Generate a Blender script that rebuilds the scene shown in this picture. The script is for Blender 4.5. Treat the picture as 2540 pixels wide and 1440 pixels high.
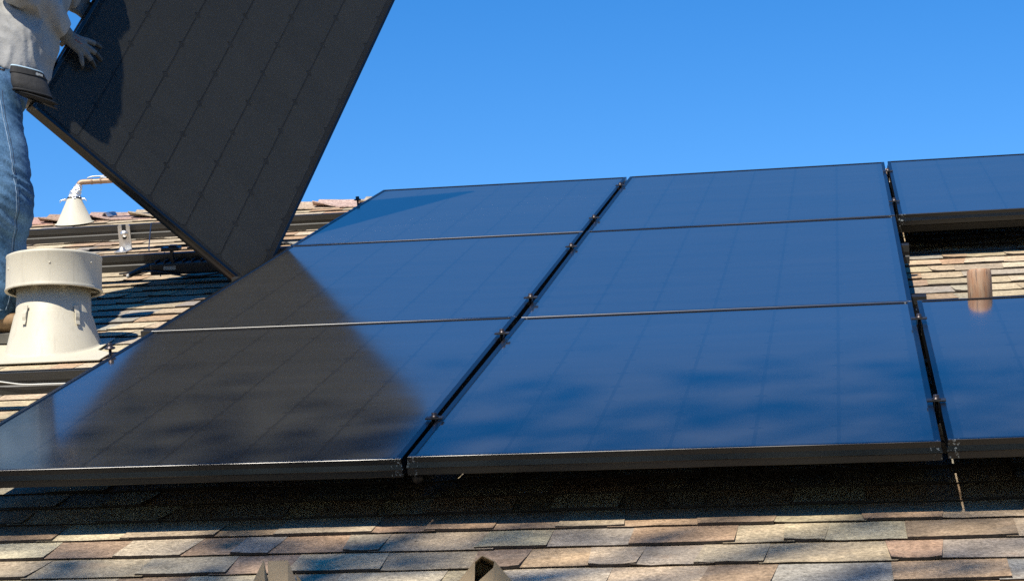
import bpy, bmesh, math, random
from mathutils import Vector, Matrix, noise, Euler
from mathutils.bvhtree import BVHTree

for o in list(bpy.data.objects):
    bpy.data.objects.remove(o)
sc = bpy.context.scene
COL = sc.collection
rng = random.Random(11)

# ---------------------------------------------------------------- camera
CAM_POS = Vector((0.85285, -4.23422, -0.39312))
CAM_R = Vector((0.97899071, 0.2034571, -0.01350507))
CAM_U = Vector((0.04659957, -0.1587638, 0.98621627))
CAM_F = Vector((-0.19850859, 0.9661259, 0.16490929))
cd = bpy.data.cameras.new('camera')
cam = bpy.data.objects.new('camera', cd)
COL.objects.link(cam)
cam.matrix_world = Matrix(((CAM_R.x, CAM_U.x, -CAM_F.x, CAM_POS.x),
                           (CAM_R.y, CAM_U.y, -CAM_F.y, CAM_POS.y),
                           (CAM_R.z, CAM_U.z, -CAM_F.z, CAM_POS.z),
                           (0, 0, 0, 1)))
cd.sensor_width = 36.0
cd.sensor_fit = 'HORIZONTAL'
cd.lens = 78.996
cd.shift_x = 0.11291
cd.clip_start = 0.05
cd.clip_end = 3000
sc.camera = cam

# ---------------------------------------------------------------- sky, sun, exposure
SUN = Vector((-0.235, -0.570, 0.788)).normalized()
world = bpy.data.worlds.new('World')
sc.world = world
world.use_nodes = True
wt = world.node_tree
bg = wt.nodes['Background']
sky = wt.nodes.new('ShaderNodeTexSky')
sky.sky_type = 'NISHITA'
sky.sun_disc = False
sky.sun_elevation = math.asin(SUN.z)
sky.sun_rotation = math.atan2(SUN.x, SUN.y)
sky.altitude = 1500
sky.air_density = 1.0
sky.dust_density = 0.0
sky.ozone_density = 2.5
hsv = wt.nodes.new('ShaderNodeHueSaturation')
hsv.inputs['Saturation'].default_value = 1.395
hsv.inputs['Hue'].default_value = 0.506
wt.links.new(sky.outputs[0], hsv.inputs['Color'])
wt.links.new(hsv.outputs[0], bg.inputs['Color'])
bg.inputs['Strength'].default_value = 0.127
sl = bpy.data.lights.new('sun', 'SUN')
sl.energy = 5.0
sl.angle = math.radians(0.53)
sl.color = (1.0, 0.935, 0.82)
sun = bpy.data.objects.new('sun', sl)
COL.objects.link(sun)
sun.rotation_euler = SUN.to_track_quat('Z', 'Y').to_euler()
sun.location = (-8, -14, 20)
vs = sc.view_settings
vs.view_transform = 'Standard'
vs.look = 'None'
vs.exposure = 0.5
vs.gamma = 1.0
vs.use_curve_mapping = False
sc.cycles.max_bounces = 8
sc.cycles.diffuse_bounces = 2
sc.cycles.transparent_max_bounces = 12
sc.cycles.use_denoising = False                   # keeps the fine grain and the thin cell lines
sc.cycles.sample_clamp_indirect = 3.0

# ---------------------------------------------------------------- frames of reference
PIT = math.radians(18.4)
SLOPE = Matrix.Rotation(PIT, 4, 'X')          # u along the eave, v up the slope, n off the roof


def S(u, v, n):
    return SLOPE @ Vector((u, v, n))


def Sm(u, v, n, rz=0.0):
    return SLOPE @ Matrix.Translation((u, v, n)) @ Matrix.Rotation(rz, 4, 'Z')


NR = -0.146                                     # roof deck below the top of the panels


# ---------------------------------------------------------------- helpers
def empty(name, mat, label, cat, group=None):
    o = bpy.data.objects.new(name, None)
    o.empty_display_size = 0.1
    COL.objects.link(o)
    o.matrix_world = mat
    tag(o, label, cat, group)
    return o


def tag(o, label=None, cat=None, group=None, kind=None):
    if label:
        o['label'] = label
    if cat:
        o['category'] = cat
    if group:
        o['group'] = group
    if kind:
        o['kind'] = kind
    return o


def mesh_from(name, verts, faces, smooth=False):
    me = bpy.data.meshes.new(name)
    me.from_pydata([tuple(v) for v in verts], [], faces)
    me.validate()
    if smooth:
        me.polygons.foreach_set('use_smooth', [True] * len(me.polygons))
    me.update()
    return me


def obj(name, me, mat=None, parent=None, matrix=None):
    o = bpy.data.objects.new(name, me)
    COL.objects.link(o)
    if mat is not None and len(me.materials) == 0:
        me.materials.append(mat)
    if parent is not None:
        o.parent = parent
    if matrix is not None:
        if parent is not None:
            o.matrix_local = matrix
        else:
            o.matrix_world = matrix
    return o


class MB:
    """collects shapes into one mesh"""
    def __init__(self):
        self.v, self.f, self.sm = [], [], []

    def add(self, verts, faces, smooth=False):
        b = len(self.v)
        self.v += [Vector(p) for p in verts]
        self.f += [tuple(i + b for i in fc) for fc in faces]
        self.sm += [smooth] * len(faces)
        return self

    def box(self, lo, hi, m=None, bev=0.0):
        x0, y0, z0 = lo
        x1, y1, z1 = hi
        if bev > 0:
            bm = bmesh.new()
            bmesh.ops.create_cube(bm, size=1)
            for v in bm.verts:
                v.co = Vector((x0 + (v.co.x + .5) * (x1 - x0), y0 + (v.co.y + .5) * (y1 - y0), z0 + (v.co.z + .5) * (z1 - z0)))
            bmesh.ops.bevel(bm, geom=bm.edges[:], offset=bev, segments=2, affect='EDGES', profile=0.6)
            bm.verts.index_update()
            vs_ = [v.co.copy() for v in bm.verts]
            fs_ = [tuple(v.index for v in f.verts) for f in bm.faces]
            bm.free()
        else:
            vs_ = [Vector(p) for p in ((x0, y0, z0), (x1, y0, z0), (x1, y1, z0), (x0, y1, z0), (x0, y0, z1), (x1, y0, z1), (x1, y1, z1), (x0, y1, z1))]
            fs_ = [(3, 2, 1, 0), (4, 5, 6, 7), (0, 1, 5, 4), (1, 2, 6, 5), (2, 3, 7, 6), (3, 0, 4, 7)]
        if m is not None:
            vs_ = [m @ v for v in vs_]
        return self.add(vs_, fs_)

    def lathe(self, prof, seg=48, m=None, smooth=True, close=True):
        """prof: list of (r, z); r=0 ends make a cap"""
        vs_, fs_ = [], []
        rings = []
        for r, z in prof:
            if r <= 1e-6:
                rings.append([len(vs_)])
                vs_.append(Vector((0, 0, z)))
            else:
                rings.append(list(range(len(vs_), len(vs_) + seg)))
                vs_ += [Vector((r * math.cos(2 * math.pi * k / seg), r * math.sin(2 * math.pi * k / seg), z)) for k in range(seg)]
        for a, b in zip(rings, rings[1:]):
            for k in range(seg):
                k2 = (k + 1) % seg
                if len(a) == 1 and len(b) == 1:
                    continue
                if len(a) == 1:
                    fs_.append((a[0], b[k2], b[k]))
                elif len(b) == 1:
                    fs_.append((a[k], a[k2], b[0]))
                else:
                    fs_.append((a[k], a[k2], b[k2], b[k]))
        if m is not None:
            vs_ = [m @ v for v in vs_]
        return self.add(vs_, fs_, smooth)

    def tube(self, pts, rad, seg=8, smooth=True, caps=True):
        """pts: list of points; rad: number, or list of radii / (rx, ry) pairs"""
        pts = [Vector(p) for p in pts]
        n = len(pts)
        if not isinstance(rad, (list, tuple)):
            rad = [rad] * n
        up = Vector((0.123, 0.3, 1)).normalized()
        vs_, fs_ = [], []
        prev = None
        for i, p in enumerate(pts):
            t = (pts[min(i + 1, n - 1)] - pts[max(i - 1, 0)]).normalized()
            if prev is None:
                a = t.cross(up)
                if a.length < 1e-3:
                    a = t.cross(Vector((1, 0, 0)))
                a.normalize()
            else:
                a = (prev - t * prev.dot(t)).normalized()
            prev = a
            b = t.cross(a)
            r = rad[i]
            ra, rb = (r if isinstance(r, (list, tuple)) else (r, r))
            for k in range(seg):
                an = 2 * math.pi * k / seg
                vs_.append(p + a * (ra * math.cos(an)) + b * (rb * math.sin(an)))
        for i in range(n - 1):
            for k in range(seg):
                k2 = (k + 1) % seg
                fs_.append((i * seg + k, i * seg + k2, (i + 1) * seg + k2, (i + 1) * seg + k))
        if caps:
            fs_.append(tuple(reversed(range(seg))))
            fs_.append(tuple(range((n - 1) * seg, n * seg)))
        return self.add(vs_, fs_, smooth)

    def prism(self, poly, z0, z1, m=None):
        n = len(poly)
        vs_ = [Vector((x, y, z0)) for x, y in poly] + [Vector((x, y, z1)) for x, y in poly]
        fs_ = [tuple(reversed(range(n))), tuple(range(n, 2 * n))]
        fs_ += [(k, (k + 1) % n, n + (k + 1) % n, n + k) for k in range(n)]
        if m is not None:
            vs_ = [m @ v for v in vs_]
        return self.add(vs_, fs_)

    def mesh(self, name):
        me = bpy.data.meshes.new(name)
        me.from_pydata([tuple(v) for v in self.v], [], self.f)
        me.validate()
        if len(me.polygons) == len(self.sm):
            me.polygons.foreach_set('use_smooth', self.sm)
        me.update()
        return me

    def build(self, name, mat, parent=None, matrix=None):
        return obj(name, self.mesh(name), mat, parent, matrix)


def catmull(pts, sub=6):
    pts = [Vector(p) for p in pts]
    out = []
    n = len(pts)
    for i in range(n - 1):
        p0, p1, p2, p3 = pts[max(i - 1, 0)], pts[i], pts[i + 1], pts[min(i + 2, n - 1)]
        for k in range(sub):
            t = k / sub
            out.append(0.5 * ((2 * p1) + (p2 - p0) * t + (2 * p0 - 5 * p1 + 4 * p2 - p3) * t * t + (3 * p1 - p0 - 3 * p2 + p3) * t ** 3))
    out.append(pts[-1])
    return out


def interp(vals, sub):
    out = []
    for a, b in zip(vals, vals[1:]):
        for k in range(sub):
            t = k / sub
            t = t * t * (3 - 2 * t)
            if isinstance(a, (list, tuple)):
                out.append(tuple(x + (y - x) * t for x, y in zip(a, b)))
            else:
                out.append(a + (b - a) * t)
    out.append(vals[-1])
    return out


# ---------------------------------------------------------------- materials
def new_mat(name):
    m = bpy.data.materials.new(name)
    m.use_nodes = True
    nt = m.node_tree
    return m, nt, nt.nodes['Principled BSDF']


def nn(nt, t, **kw):
    n = nt.nodes.new(t)
    for k, v in kw.items():
        setattr(n, k, v)
    return n


def math_node(nt, op, a, b=None, c=None, clamp=False):
    n = nn(nt, 'ShaderNodeMath', operation=op)
    n.use_clamp = clamp
    for i, x in enumerate((a, b, c)):
        if x is None:
            continue
        if isinstance(x, (int, float)):
            n.inputs[i].default_value = x
        else:
            nt.links.new(x, n.inputs[i])
    return n.outputs[0]


def ramp(nt, fac, stops):
    r = nn(nt, 'ShaderNodeValToRGB')
    el = r.color_ramp.elements
    while len(el) < len(stops):
        el.new(0.5)
    for e, (p, c) in zip(el, stops):
        e.position = p
        e.color = (c, c, c, 1) if isinstance(c, (int, float)) else (*c, 1)
    nt.links.new(fac, r.inputs[0])
    return r.outputs[0]


def mix_col(nt, fac, a, b, blend='MIX'):
    n = nn(nt, 'ShaderNodeMix', data_type='RGBA', blend_type=blend)
    for i, x in ((0, fac), (6, a), (7, b)):
        if isinstance(x, (int, float)):
            n.inputs[i].default_value = x
        elif isinstance(x, tuple):
            n.inputs[i].default_value = (*x, 1)
        else:
            nt.links.new(x, n.inputs[i])
    return n.outputs[2]


def noise_tex(nt, scale, vec=None, detail=3.0, rough=0.55, stretch=None):
    if vec is None:
        vec = nn(nt, 'ShaderNodeTexCoord').outputs['Object']
    if stretch:
        mp = nn(nt, 'ShaderNodeMapping')
        mp.inputs['Scale'].default_value = stretch
        nt.links.new(vec, mp.inputs['Vector'])
        vec = mp.outputs[0]
    n = nn(nt, 'ShaderNodeTexNoise')
    n.inputs['Scale'].default_value = scale
    n.inputs['Detail'].default_value = detail
    n.inputs['Roughness'].default_value = rough
    nt.links.new(vec, n.inputs['Vector'])
    return n.outputs['Fac']


def bump(nt, height, strength, dist, bsdf):
    b = nn(nt, 'ShaderNodeBump')
    b.inputs['Strength'].default_value = strength
    b.inputs['Distance'].default_value = dist
    nt.links.new(height, b.inputs['Height'])
    nt.links.new(b.outputs[0], bsdf.inputs['Normal'])


def simple(name, col, rough=0.5, metal=0.0, var=0.15, scale=30.0, bmp=0.0, bdist=0.002, stretch=None, col2=None):
    m, nt, b = new_mat(name)
    f = noise_tex(nt, scale, stretch=stretch)
    f = ramp(nt, f, [(0.3, 0.0), (0.7, 1.0)])
    c2 = col2 or tuple(min(1.0, c * (1 + var)) for c in col)
    c1 = col if col2 else tuple(c * (1 - var) for c in col)
    nt.links.new(mix_col(nt, f, c1, c2), b.inputs['Base Color'])
    b.inputs['Roughness'].default_value = rough
    b.inputs['Metallic'].default_value = metal
    if bmp:
        bump(nt, noise_tex(nt, scale * 2.2, stretch=stretch), bmp, bdist, b)
    return m


M = {}


def shingle_mat(name, stuff):
    m, nt, b = new_mat(name)
    if stuff:
        at = nn(nt, 'ShaderNodeAttribute', attribute_type='GEOMETRY', attribute_name='tone')
        base = at.outputs['Color']
    else:
        base = nn(nt, 'ShaderNodeObjectInfo').outputs['Color']
    pos = nn(nt, 'ShaderNodeNewGeometry').outputs['Position']
    # mineral granules
    fine = noise_tex(nt, 170, pos, 2.0, 0.75)
    g = ramp(nt, fine, [(0.28, 0.70), (0.5, 1.0), (0.74, 1.28)])
    med = noise_tex(nt, 85, pos, 3.0, 0.6)
    g2 = ramp(nt, med, [(0.3, 0.72), (0.5, 0.99), (0.7, 1.26)])
    blot = noise_tex(nt, 16, pos, 4.0, 0.6)
    g3 = ramp(nt, blot, [(0.28, 0.80), (0.68, 1.12)])
    c = mix_col(nt, 1.0, base, g, 'MULTIPLY')
    c = mix_col(nt, 1.0, c, g2, 'MULTIPLY')
    c = mix_col(nt, 1.0, c, g3, 'MULTIPLY')
    # worn greyish patches and dark lichen specks
    wear = ramp(nt, noise_tex(nt, 8, pos, 4.0, 0.65, (1, 1.6, 1)), [(0.52, 0.0), (0.70, 0.42)])
    c = mix_col(nt, wear, c, (0.25, 0.215, 0.17))
    rust = ramp(nt, noise_tex(nt, 13, pos, 3.0, 0.6), [(0.56, 0.0), (0.74, 0.3)])
    c = mix_col(nt, rust, c, (0.42, 0.275, 0.175))
    spk = ramp(nt, noise_tex(nt, 55, pos, 2.0, 0.5), [(0.73, 0.0), (0.78, 0.75)])
    c = mix_col(nt, spk, c, (0.05, 0.045, 0.04))
    nt.links.new(c, b.inputs['Base Color'])
    b.inputs['Roughness'].default_value = 0.95
    b.inputs['Specular IOR Level'].default_value = 0.2
    bump(nt, math_node(nt, 'ADD', fine, med), 0.7, 0.0022, b)
    return m


M['shingle'] = shingle_mat('asphalt_shingle', False)
M['shingle_field'] = shingle_mat('asphalt_shingle_field', True)


M['shingle_edge'] = simple('cut_asphalt_edge', (0.045, 0.036, 0.030), 0.95, 0, 0.4, 120)


def frame_mat():
    m, nt, b = new_mat('black_anodised_aluminium')
    tc = nn(nt, 'ShaderNodeTexCoord').outputs['Object']
    brushed = noise_tex(nt, 25, tc, 4, 0.6, (1, 1, 8))
    c = mix_col(nt, ramp(nt, brushed, [(0.3, 0), (0.7, 1)]), (0.0018, 0.002, 0.002), (0.004, 0.0043, 0.004))
    # pale chips and smears, mostly at the four corners of the frame
    sep = nn(nt, 'ShaderNodeSeparateXYZ')
    nt.links.new(tc, sep.inputs[0])
    dx = math_node(nt, 'ABSOLUTE', math_node(nt, 'SUBTRACT', math_node(nt, 'ABSOLUTE', math_node(nt, 'SUBTRACT', sep.outputs[0], 0.5)), 0.5))
    dy = math_node(nt, 'ABSOLUTE', math_node(nt, 'SUBTRACT', math_node(nt, 'ABSOLUTE', math_node(nt, 'SUBTRACT', sep.outputs[1], 0.808)), 0.808))
    near = math_node(nt, 'MULTIPLY', math_node(nt, 'LESS_THAN', dx, 0.02), math_node(nt, 'SUBTRACT', 1.0, math_node(nt, 'MULTIPLY', dy, 16.0), clamp=True))
    geo = nn(nt, 'ShaderNodeNewGeometry').outputs['Position']
    chip = noise_tex(nt, 150, geo, 4, 0.65)
    k = math_node(nt, 'GREATER_THAN', math_node(nt, 'ADD', chip, math_node(nt, 'MULTIPLY', near, 0.17)), 0.76)
    c = mix_col(nt, math_node(nt, 'MULTIPLY', k, 0.6), c, (0.34, 0.37, 0.35))
    nt.links.new(c, b.inputs['Base Color'])
    b.inputs['Metallic'].default_value = 0.0
    b.inputs['Roughness'].default_value = 0.3
    b.inputs['Specular IOR Level'].default_value = 0.6
    return m


M['frame'] = frame_mat()


def glass_mat(name, dust):
    m, nt, b = new_mat(name)
    nt.nodes.remove(b)
    out = nt.nodes['Material Output']
    pos = nn(nt, 'ShaderNodeNewGeometry').outputs['Position']
    tr = nn(nt, 'ShaderNodeBsdfTransparent')
    tr.inputs[0].default_value = (0.9, 0.92, 0.9, 1)
    df = nn(nt, 'ShaderNodeBsdfDiffuse')
    df.inputs[0].default_value = (0.46, 0.43, 0.38, 1)
    gl = nn(nt, 'ShaderNodeBsdfGlossy')
    gl.inputs[0].default_value = (1.0, 0.90, 0.83, 1)   # pinkish cast of the anti-reflection coating
    # dust film: faint streaks along the eave, as rain and wiping leave them
    streak = noise_tex(nt, 3.2, pos, 5, 0.6, (0.6, 4.0, 4.0))
    fine = noise_tex(nt, 140, pos, 2, 0.6)
    d = math_node(nt, 'MULTIPLY', ramp(nt, streak, [(0.28, 0.62), (0.74, 1.4)]), ramp(nt, fine, [(0.3, 0.85), (0.7, 1.15)]))
    d = math_node(nt, 'MULTIPLY', d, dust)
    rough = ramp(nt, noise_tex(nt, 2.0, pos, 4, 0.6, (0.7, 3, 3)), [(0.3, 0.075), (0.7, 0.115)])
    nt.links.new(rough, gl.inputs['Roughness'])
    # Schlick reflectance of coated glass, the same from both sides of the sheet
    ge = nn(nt, 'ShaderNodeNewGeometry')
    dp = nn(nt, 'ShaderNodeVectorMath', operation='DOT_PRODUCT')
    nt.links.new(ge.outputs['Incoming'], dp.inputs[0])
    nt.links.new(ge.outputs['True Normal'], dp.inputs[1])
    cs_ = math_node(nt, 'ABSOLUTE', dp.outputs['Value'])
    sch = math_node(nt, 'MULTIPLY_ADD', math_node(nt, 'POWER', math_node(nt, 'SUBTRACT', 1.0, cs_, clamp=True), 5.0), 0.98, 0.018)
    mo = nn(nt, 'ShaderNodeMixShader')
    nt.links.new(math_node(nt, 'MINIMUM', math_node(nt, 'MULTIPLY', math_node(nt, 'POWER', sch, 1.35), 2.25), 0.66), mo.inputs[0])
    nt.links.new(tr.outputs[0], mo.inputs[1])
    nt.links.new(gl.outputs[0], mo.inputs[2])
    mx = nn(nt, 'ShaderNodeMixShader')                # the dust lies on top of the glass
    nt.links.new(d, mx.inputs[0])
    nt.links.new(mo.outputs[0], mx.inputs[1])
    nt.links.new(df.outputs[0], mx.inputs[2])
    nt.links.new(mx.outputs[0], out.inputs['Surface'])
    return m


M['glass'] = glass_mat('dusty_solar_glass', 0.013)


def cell_mat():
    m, nt, b = new_mat('black_monocrystalline_cell')
    tc = nn(nt, 'ShaderNodeTexCoord').outputs['Object']
    w = nn(nt, 'ShaderNodeTexWave', wave_type='BANDS', bands_direction='X')
    w.inputs['Scale'].default_value = 180
    nt.links.new(tc, w.inputs['Vector'])
    c = mix_col(nt, w.outputs['Fac'], (0.029, 0.028, 0.026), (0.040, 0.0387, 0.036))
    rnd = nn(nt, 'ShaderNodeObjectInfo').outputs['Random']
    c = mix_col(nt, 1.0, c, ramp(nt, rnd, [(0.0, 0.95), (1.0, 1.05)]), 'MULTIPLY')
    nt.links.new(c, b.inputs['Base Color'])
    b.inputs['Roughness'].default_value = 0.6
    b.inputs['Specular IOR Level'].default_value = 0.1
    return m


M['cell'] = cell_mat()
M['backsheet'] = simple('black_backsheet', (0.0012, 0.0012, 0.0014), 0.9)
M['rail'] = simple('dark_bronze_rail', (0.022, 0.022, 0.020), 0.42, 0.0, 0.3, 12, stretch=(1, 20, 20))
M['rail'].node_tree.nodes['Principled BSDF'].inputs['Specular IOR Level'].default_value = 0.7
M['mill'] = simple('mill_aluminium', (0.62, 0.62, 0.61), 0.38, 0.85, 0.1, 60, 0.1)
M['steel'] = simple('stainless_bolt', (0.20, 0.19, 0.18), 0.3, 0.9, 0.2, 80)
M['clamp'] = simple('dark_clamp', (0.05, 0.048, 0.045), 0.4, 0.6, 0.3, 60)
M['bolt_dark'] = simple('dark_bolt', (0.06, 0.05, 0.05), 0.4, 0.7, 0.3, 60)


def cream_mat():
    m, nt, b = new_mat('cream_paint')
    f = ramp(nt, noise_tex(nt, 7, None, 4, 0.6), [(0.35, 0.0), (0.7, 1.0)])
    c = mix_col(nt, f, (0.50, 0.46, 0.355), (0.56, 0.515, 0.40))
    st = ramp(nt, noise_tex(nt, 14, None, 3, 0.6, (6, 6, 0.7)), [(0.55, 0.0), (0.75, 0.45)])
    c = mix_col(nt, st, c, (0.36, 0.32, 0.24))
    sp = ramp(nt, noise_tex(nt, 90, None, 2, 0.5), [(0.76, 0.0), (0.8, 0.6)])
    c = mix_col(nt, sp, c, (0.25, 0.21, 0.16))
    nt.links.new(c, b.inputs['Base Color'])
    b.inputs['Roughness'].default_value = 0.55
    bump(nt, noise_tex(nt, 40), 0.12, 0.002, b)
    return m


M['cream'] = cream_mat()


def pipe_mat():
    m, nt, b = new_mat('weathered_brown_pipe')
    f = noise_tex(nt, 32, None, 5, 0.65, (3.5, 3.5, 0.35))
    c = mix_col(nt, ramp(nt, f, [(0.35, 0), (0.6, 1)]), (0.34, 0.17, 0.085), (0.40, 0.27, 0.17))
    c = mix_col(nt, ramp(nt, noise_tex(nt, 55, None, 4, 0.6, (3, 3, 0.25)), [(0.58, 0), (0.64, 0.85)]), c, (0.13, 0.085, 0.06))
    nt.links.new(c, b.inputs['Base Color'])
    b.inputs['Roughness'].default_value = 0.65
    bump(nt, f, 0.3, 0.003, b)
    return m


M['pipe'] = pipe_mat()
M['copper'] = simple('tarnished_copper', (0.36, 0.24, 0.15), 0.45, 0.25, 0.3, 40, 0.2, stretch=(0.5, 3, 3))
M['foil'] = simple('crumpled_foil', (0.78, 0.77, 0.75), 0.28, 0.75, 0.12, 60, 0.9, 0.006)
M['bare_wire'] = simple('pale_wire', (0.62, 0.62, 0.60), 0.4, 0.3, 0.15, 60)
M['wire_white'] = simple('white_wire', (0.66, 0.66, 0.60), 0.5, 0.0, 0.1, 20)
M['cable'] = simple('black_cable', (0.012, 0.012, 0.014), 0.4, 0.0, 0.3, 20)
M['inverter'] = simple('black_inverter', (0.014, 0.016, 0.02), 0.3, 0.0, 0.3, 25)
M['label_grey'] = simple('grey_label', (0.42, 0.42, 0.40), 0.6)
M['zip'] = simple('pale_zip_tie', (0.5, 0.43, 0.31), 0.5)
M['wood'] = simple('pale_wood', (0.48, 0.32, 0.17), 0.7, 0, 0.25, 30, 0.2, stretch=(4, 4, 0.5))
M['kraft'] = simple('tan_kraft_sheet', (0.46, 0.34, 0.20), 0.75, 0.0, 0.12, 22, 0.15)


def denim_mat():
    m, nt, b = new_mat('washed_blue_denim')
    tc = nn(nt, 'ShaderNodeTexCoord').outputs['Object']
    f = ramp(nt, noise_tex(nt, 9, tc, 5, 0.62), [(0.35, 0), (0.68, 1)])
    c = mix_col(nt, f, (0.030, 0.08, 0.155), (0.11, 0.205, 0.32))
    fine = noise_tex(nt, 240, tc, 2, 0.6, (1, 1, 0.4))
    c = mix_col(nt, 1.0, c, ramp(nt, fine, [(0.3, 0.7), (0.7, 1.25)]), 'MULTIPLY')
    nt.links.new(c, b.inputs['Base Color'])
    b.inputs['Roughness'].default_value = 0.9
    b.inputs['Specular IOR Level'].default_value = 0.15
    bump(nt, noise_tex(nt, 30, tc, 4, 0.6), 0.35, 0.006, b)
    return m


M['denim'] = denim_mat()
M['denim_seam'] = simple('denim_seam', (0.20, 0.28, 0.37), 0.9, 0, 0.3, 60)
M['denim_dark'] = simple('dark_denim_seam', (0.035, 0.06, 0.1), 0.9, 0, 0.3, 60)
M['shirt'] = simple('light_grey_cotton', (0.32, 0.315, 0.295), 0.92, 0.0, 0.12, 16, 0.5, 0.006)
M['glove'] = simple('grey_knit_glove', (0.15, 0.155, 0.15), 0.9, 0, 0.12, 120, 0.4, 0.002)
M['glove_dip'] = simple('black_dipped_glove', (0.02, 0.022, 0.022), 0.6, 0, 0.3, 90, 0.3, 0.002)
M['glove_cuff'] = simple('pale_green_glove_cuff', (0.15, 0.18, 0.15), 0.9, 0, 0.1, 120, 0.4, 0.002)
M['glove_print'] = simple('red_glove_print', (0.24, 0.10, 0.09), 0.8, 0, 0.4, 160)
M['skin'] = simple('skin', (0.42, 0.26, 0.18), 0.55, 0, 0.08, 20)
M['hair'] = simple('dark_hair', (0.02, 0.014, 0.01), 0.6, 0, 0.4, 90, 0.5, 0.004)
M['eye_white'] = simple('eye_white', (0.7, 0.7, 0.68), 0.2)
M['iris'] = simple('dark_iris', (0.03, 0.02, 0.015), 0.15)
M['lip'] = simple('lip', (0.35, 0.16, 0.13), 0.5)
M['leather'] = simple('tan_boot_leather', (0.22, 0.135, 0.065), 0.75, 0, 0.35, 28, 0.4, 0.004)
M['sole'] = simple('rubber_sole', (0.10, 0.095, 0.08), 0.85, 0, 0.3, 30)
M['belt'] = simple('black_belt', (0.012, 0.011, 0.01), 0.5)
M['nylon'] = simple('black_nylon', (0.028, 0.027, 0.026), 0.75, 0, 0.3, 70, 0.3, 0.002)
M['nylon_dark'] = simple('black_nylon_fold', (0.007, 0.007, 0.007), 0.8, 0, 0.3, 70)
M['trim'] = simple('pale_blue_trim', (0.38, 0.52, 0.60), 0.6)
M['tag_white'] = simple('white_tag_print', (0.62, 0.62, 0.56), 0.6)
M['deck'] = simple('roof_underlay', (0.03, 0.028, 0.026), 0.95)
M['stucco'] = simple('beige_stucco', (0.42, 0.37, 0.29), 0.9, 0, 0.08, 14, 0.4, 0.004)
M['trimwood'] = simple('painted_fascia', (0.30, 0.25, 0.19), 0.7)
M['bark'] = simple('tree_bark', (0.10, 0.075, 0.055), 0.95, 0, 0.35, 9, 0.8, 0.02, (2, 2, 0.5))
M['leaf'] = simple('tree_leaf', (0.05, 0.095, 0.025), 0.6, 0, 0.35, 3)
M['ground'] = simple('dry_ground', (0.09, 0.085, 0.06), 0.95, 0, 0.3, 0.6)

# ---------------------------------------------------------------- ground
g = mesh_from('ground', [(-1500, -1500, -3.9), (1500, -1500, -3.9), (1500, 1500, -3.9), (-1500, 1500, -3.9)], [(0, 1, 2, 3)])
tag(obj('ground', g, M['ground']), kind='structure')

# ---------------------------------------------------------------- house: walls, roof, shingles
V_EAVE, V_RIDGE = -1.75, 5.69
U0, U1 = -5.6, 4.6
ridge_y = S(0, V_RIDGE, NR).y
ridge_z = S(0, V_RIDGE, NR).z
eave_y = S(0, V_EAVE, NR).y
eave_z = S(0, V_EAVE, NR).z
house = empty('house', Matrix.Translation((0, ridge_y, -3.9)), 'house with a low sloping roof of mottled tan asphalt shingles under the solar panels', 'house')
HI = house.matrix_world.inverted()


def hpart(name, mb, mat, parent=None):
    mb.v = [HI @ v for v in mb.v]
    return mb.build(name, mat, parent or house)


deck = MB()
t = 0.10
back_y = 2 * ridge_y - eave_y
prof = [(eave_y, eave_z), (ridge_y, ridge_z), (back_y, eave_z), (back_y, eave_z - t), (ridge_y, ridge_z - t), (eave_y, eave_z - t)]
vs_ = [Vector((x, y, z)) for x in (U0, U1) for y, z in prof]
deck.add(vs_, [(0, 6, 7, 1), (1, 7, 8, 2), (2, 8, 9, 3), (3, 9, 10, 4), (4, 10, 11, 5), (5, 11, 6, 0), (0, 1, 4, 5), (1, 2, 3, 4), (6, 11, 10, 7), (7, 10, 9, 8)])
roof = hpart('roof', deck, M['deck'])
wl = eave_y + 0.5
for nm, lo, hi in (('wall', (U0 + 0.4, wl, -3.9), (U1 - 0.4, wl + 0.2, eave_z - t + 0.13)),
                   ('wall', (U0 + 0.4, back_y - 0.7, -3.9), (U1 - 0.4, back_y - 0.5, eave_z - t + 0.13))):
    hpart(nm, MB().box(lo, hi), M['stucco'])
for x in (U0 + 0.4, U1 - 0.6):
    w = MB()
    pts = [(wl + 0.2, -3.9), (back_y - 0.7, -3.9), (back_y - 0.7, eave_z - t + 0.2), (ridge_y, ridge_z - t - 0.02), (wl + 0.2, eave_z - t + 0.2)]
    k = len(pts)
    w.add([Vector((xx, y, z)) for xx in (x, x + 0.2) for y, z in pts],
          [tuple(range(k)), tuple(reversed(range(k, 2 * k)))] + [(i, k + i, k + (i + 1) % k, (i + 1) % k) for i in range(k)])
    hpart('wall', w, M['stucco'])
for y in (eave_y - 0.024, back_y + 0.002):
    hpart('fascia', MB().box((U0, y, eave_z - 0.2), (U1, y + 0.022, eave_z - 0.004), None, 0.003), M['trimwood'])

PALETTE = [((0.465, 0.365, 0.235), 5), ((0.415, 0.280, 0.172), 3.8), ((0.355, 0.300, 0.220), 2.4), ((0.405, 0.325, 0.212), 3.6),
           ((0.505, 0.415, 0.280), 3.6), ((0.325, 0.228, 0.148), 2.4), ((0.300, 0.272, 0.222), 1.2)]
PC = [p[0] for p in PALETTE]
PW = [p[1] for p in PALETTE]


last_tone = [None]


def tone():
    c = rng.choices(PC, PW)[0]
    while c is last_tone[0]:
        c = rng.choices(PC, PW)[0]
    last_tone[0] = c
    k = rng.uniform(0.88, 1.12)
    return tuple(x * k * rng.uniform(0.97, 1.03) for x in c)


COURSE = 0.1335
SH_L = 0.168


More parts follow.
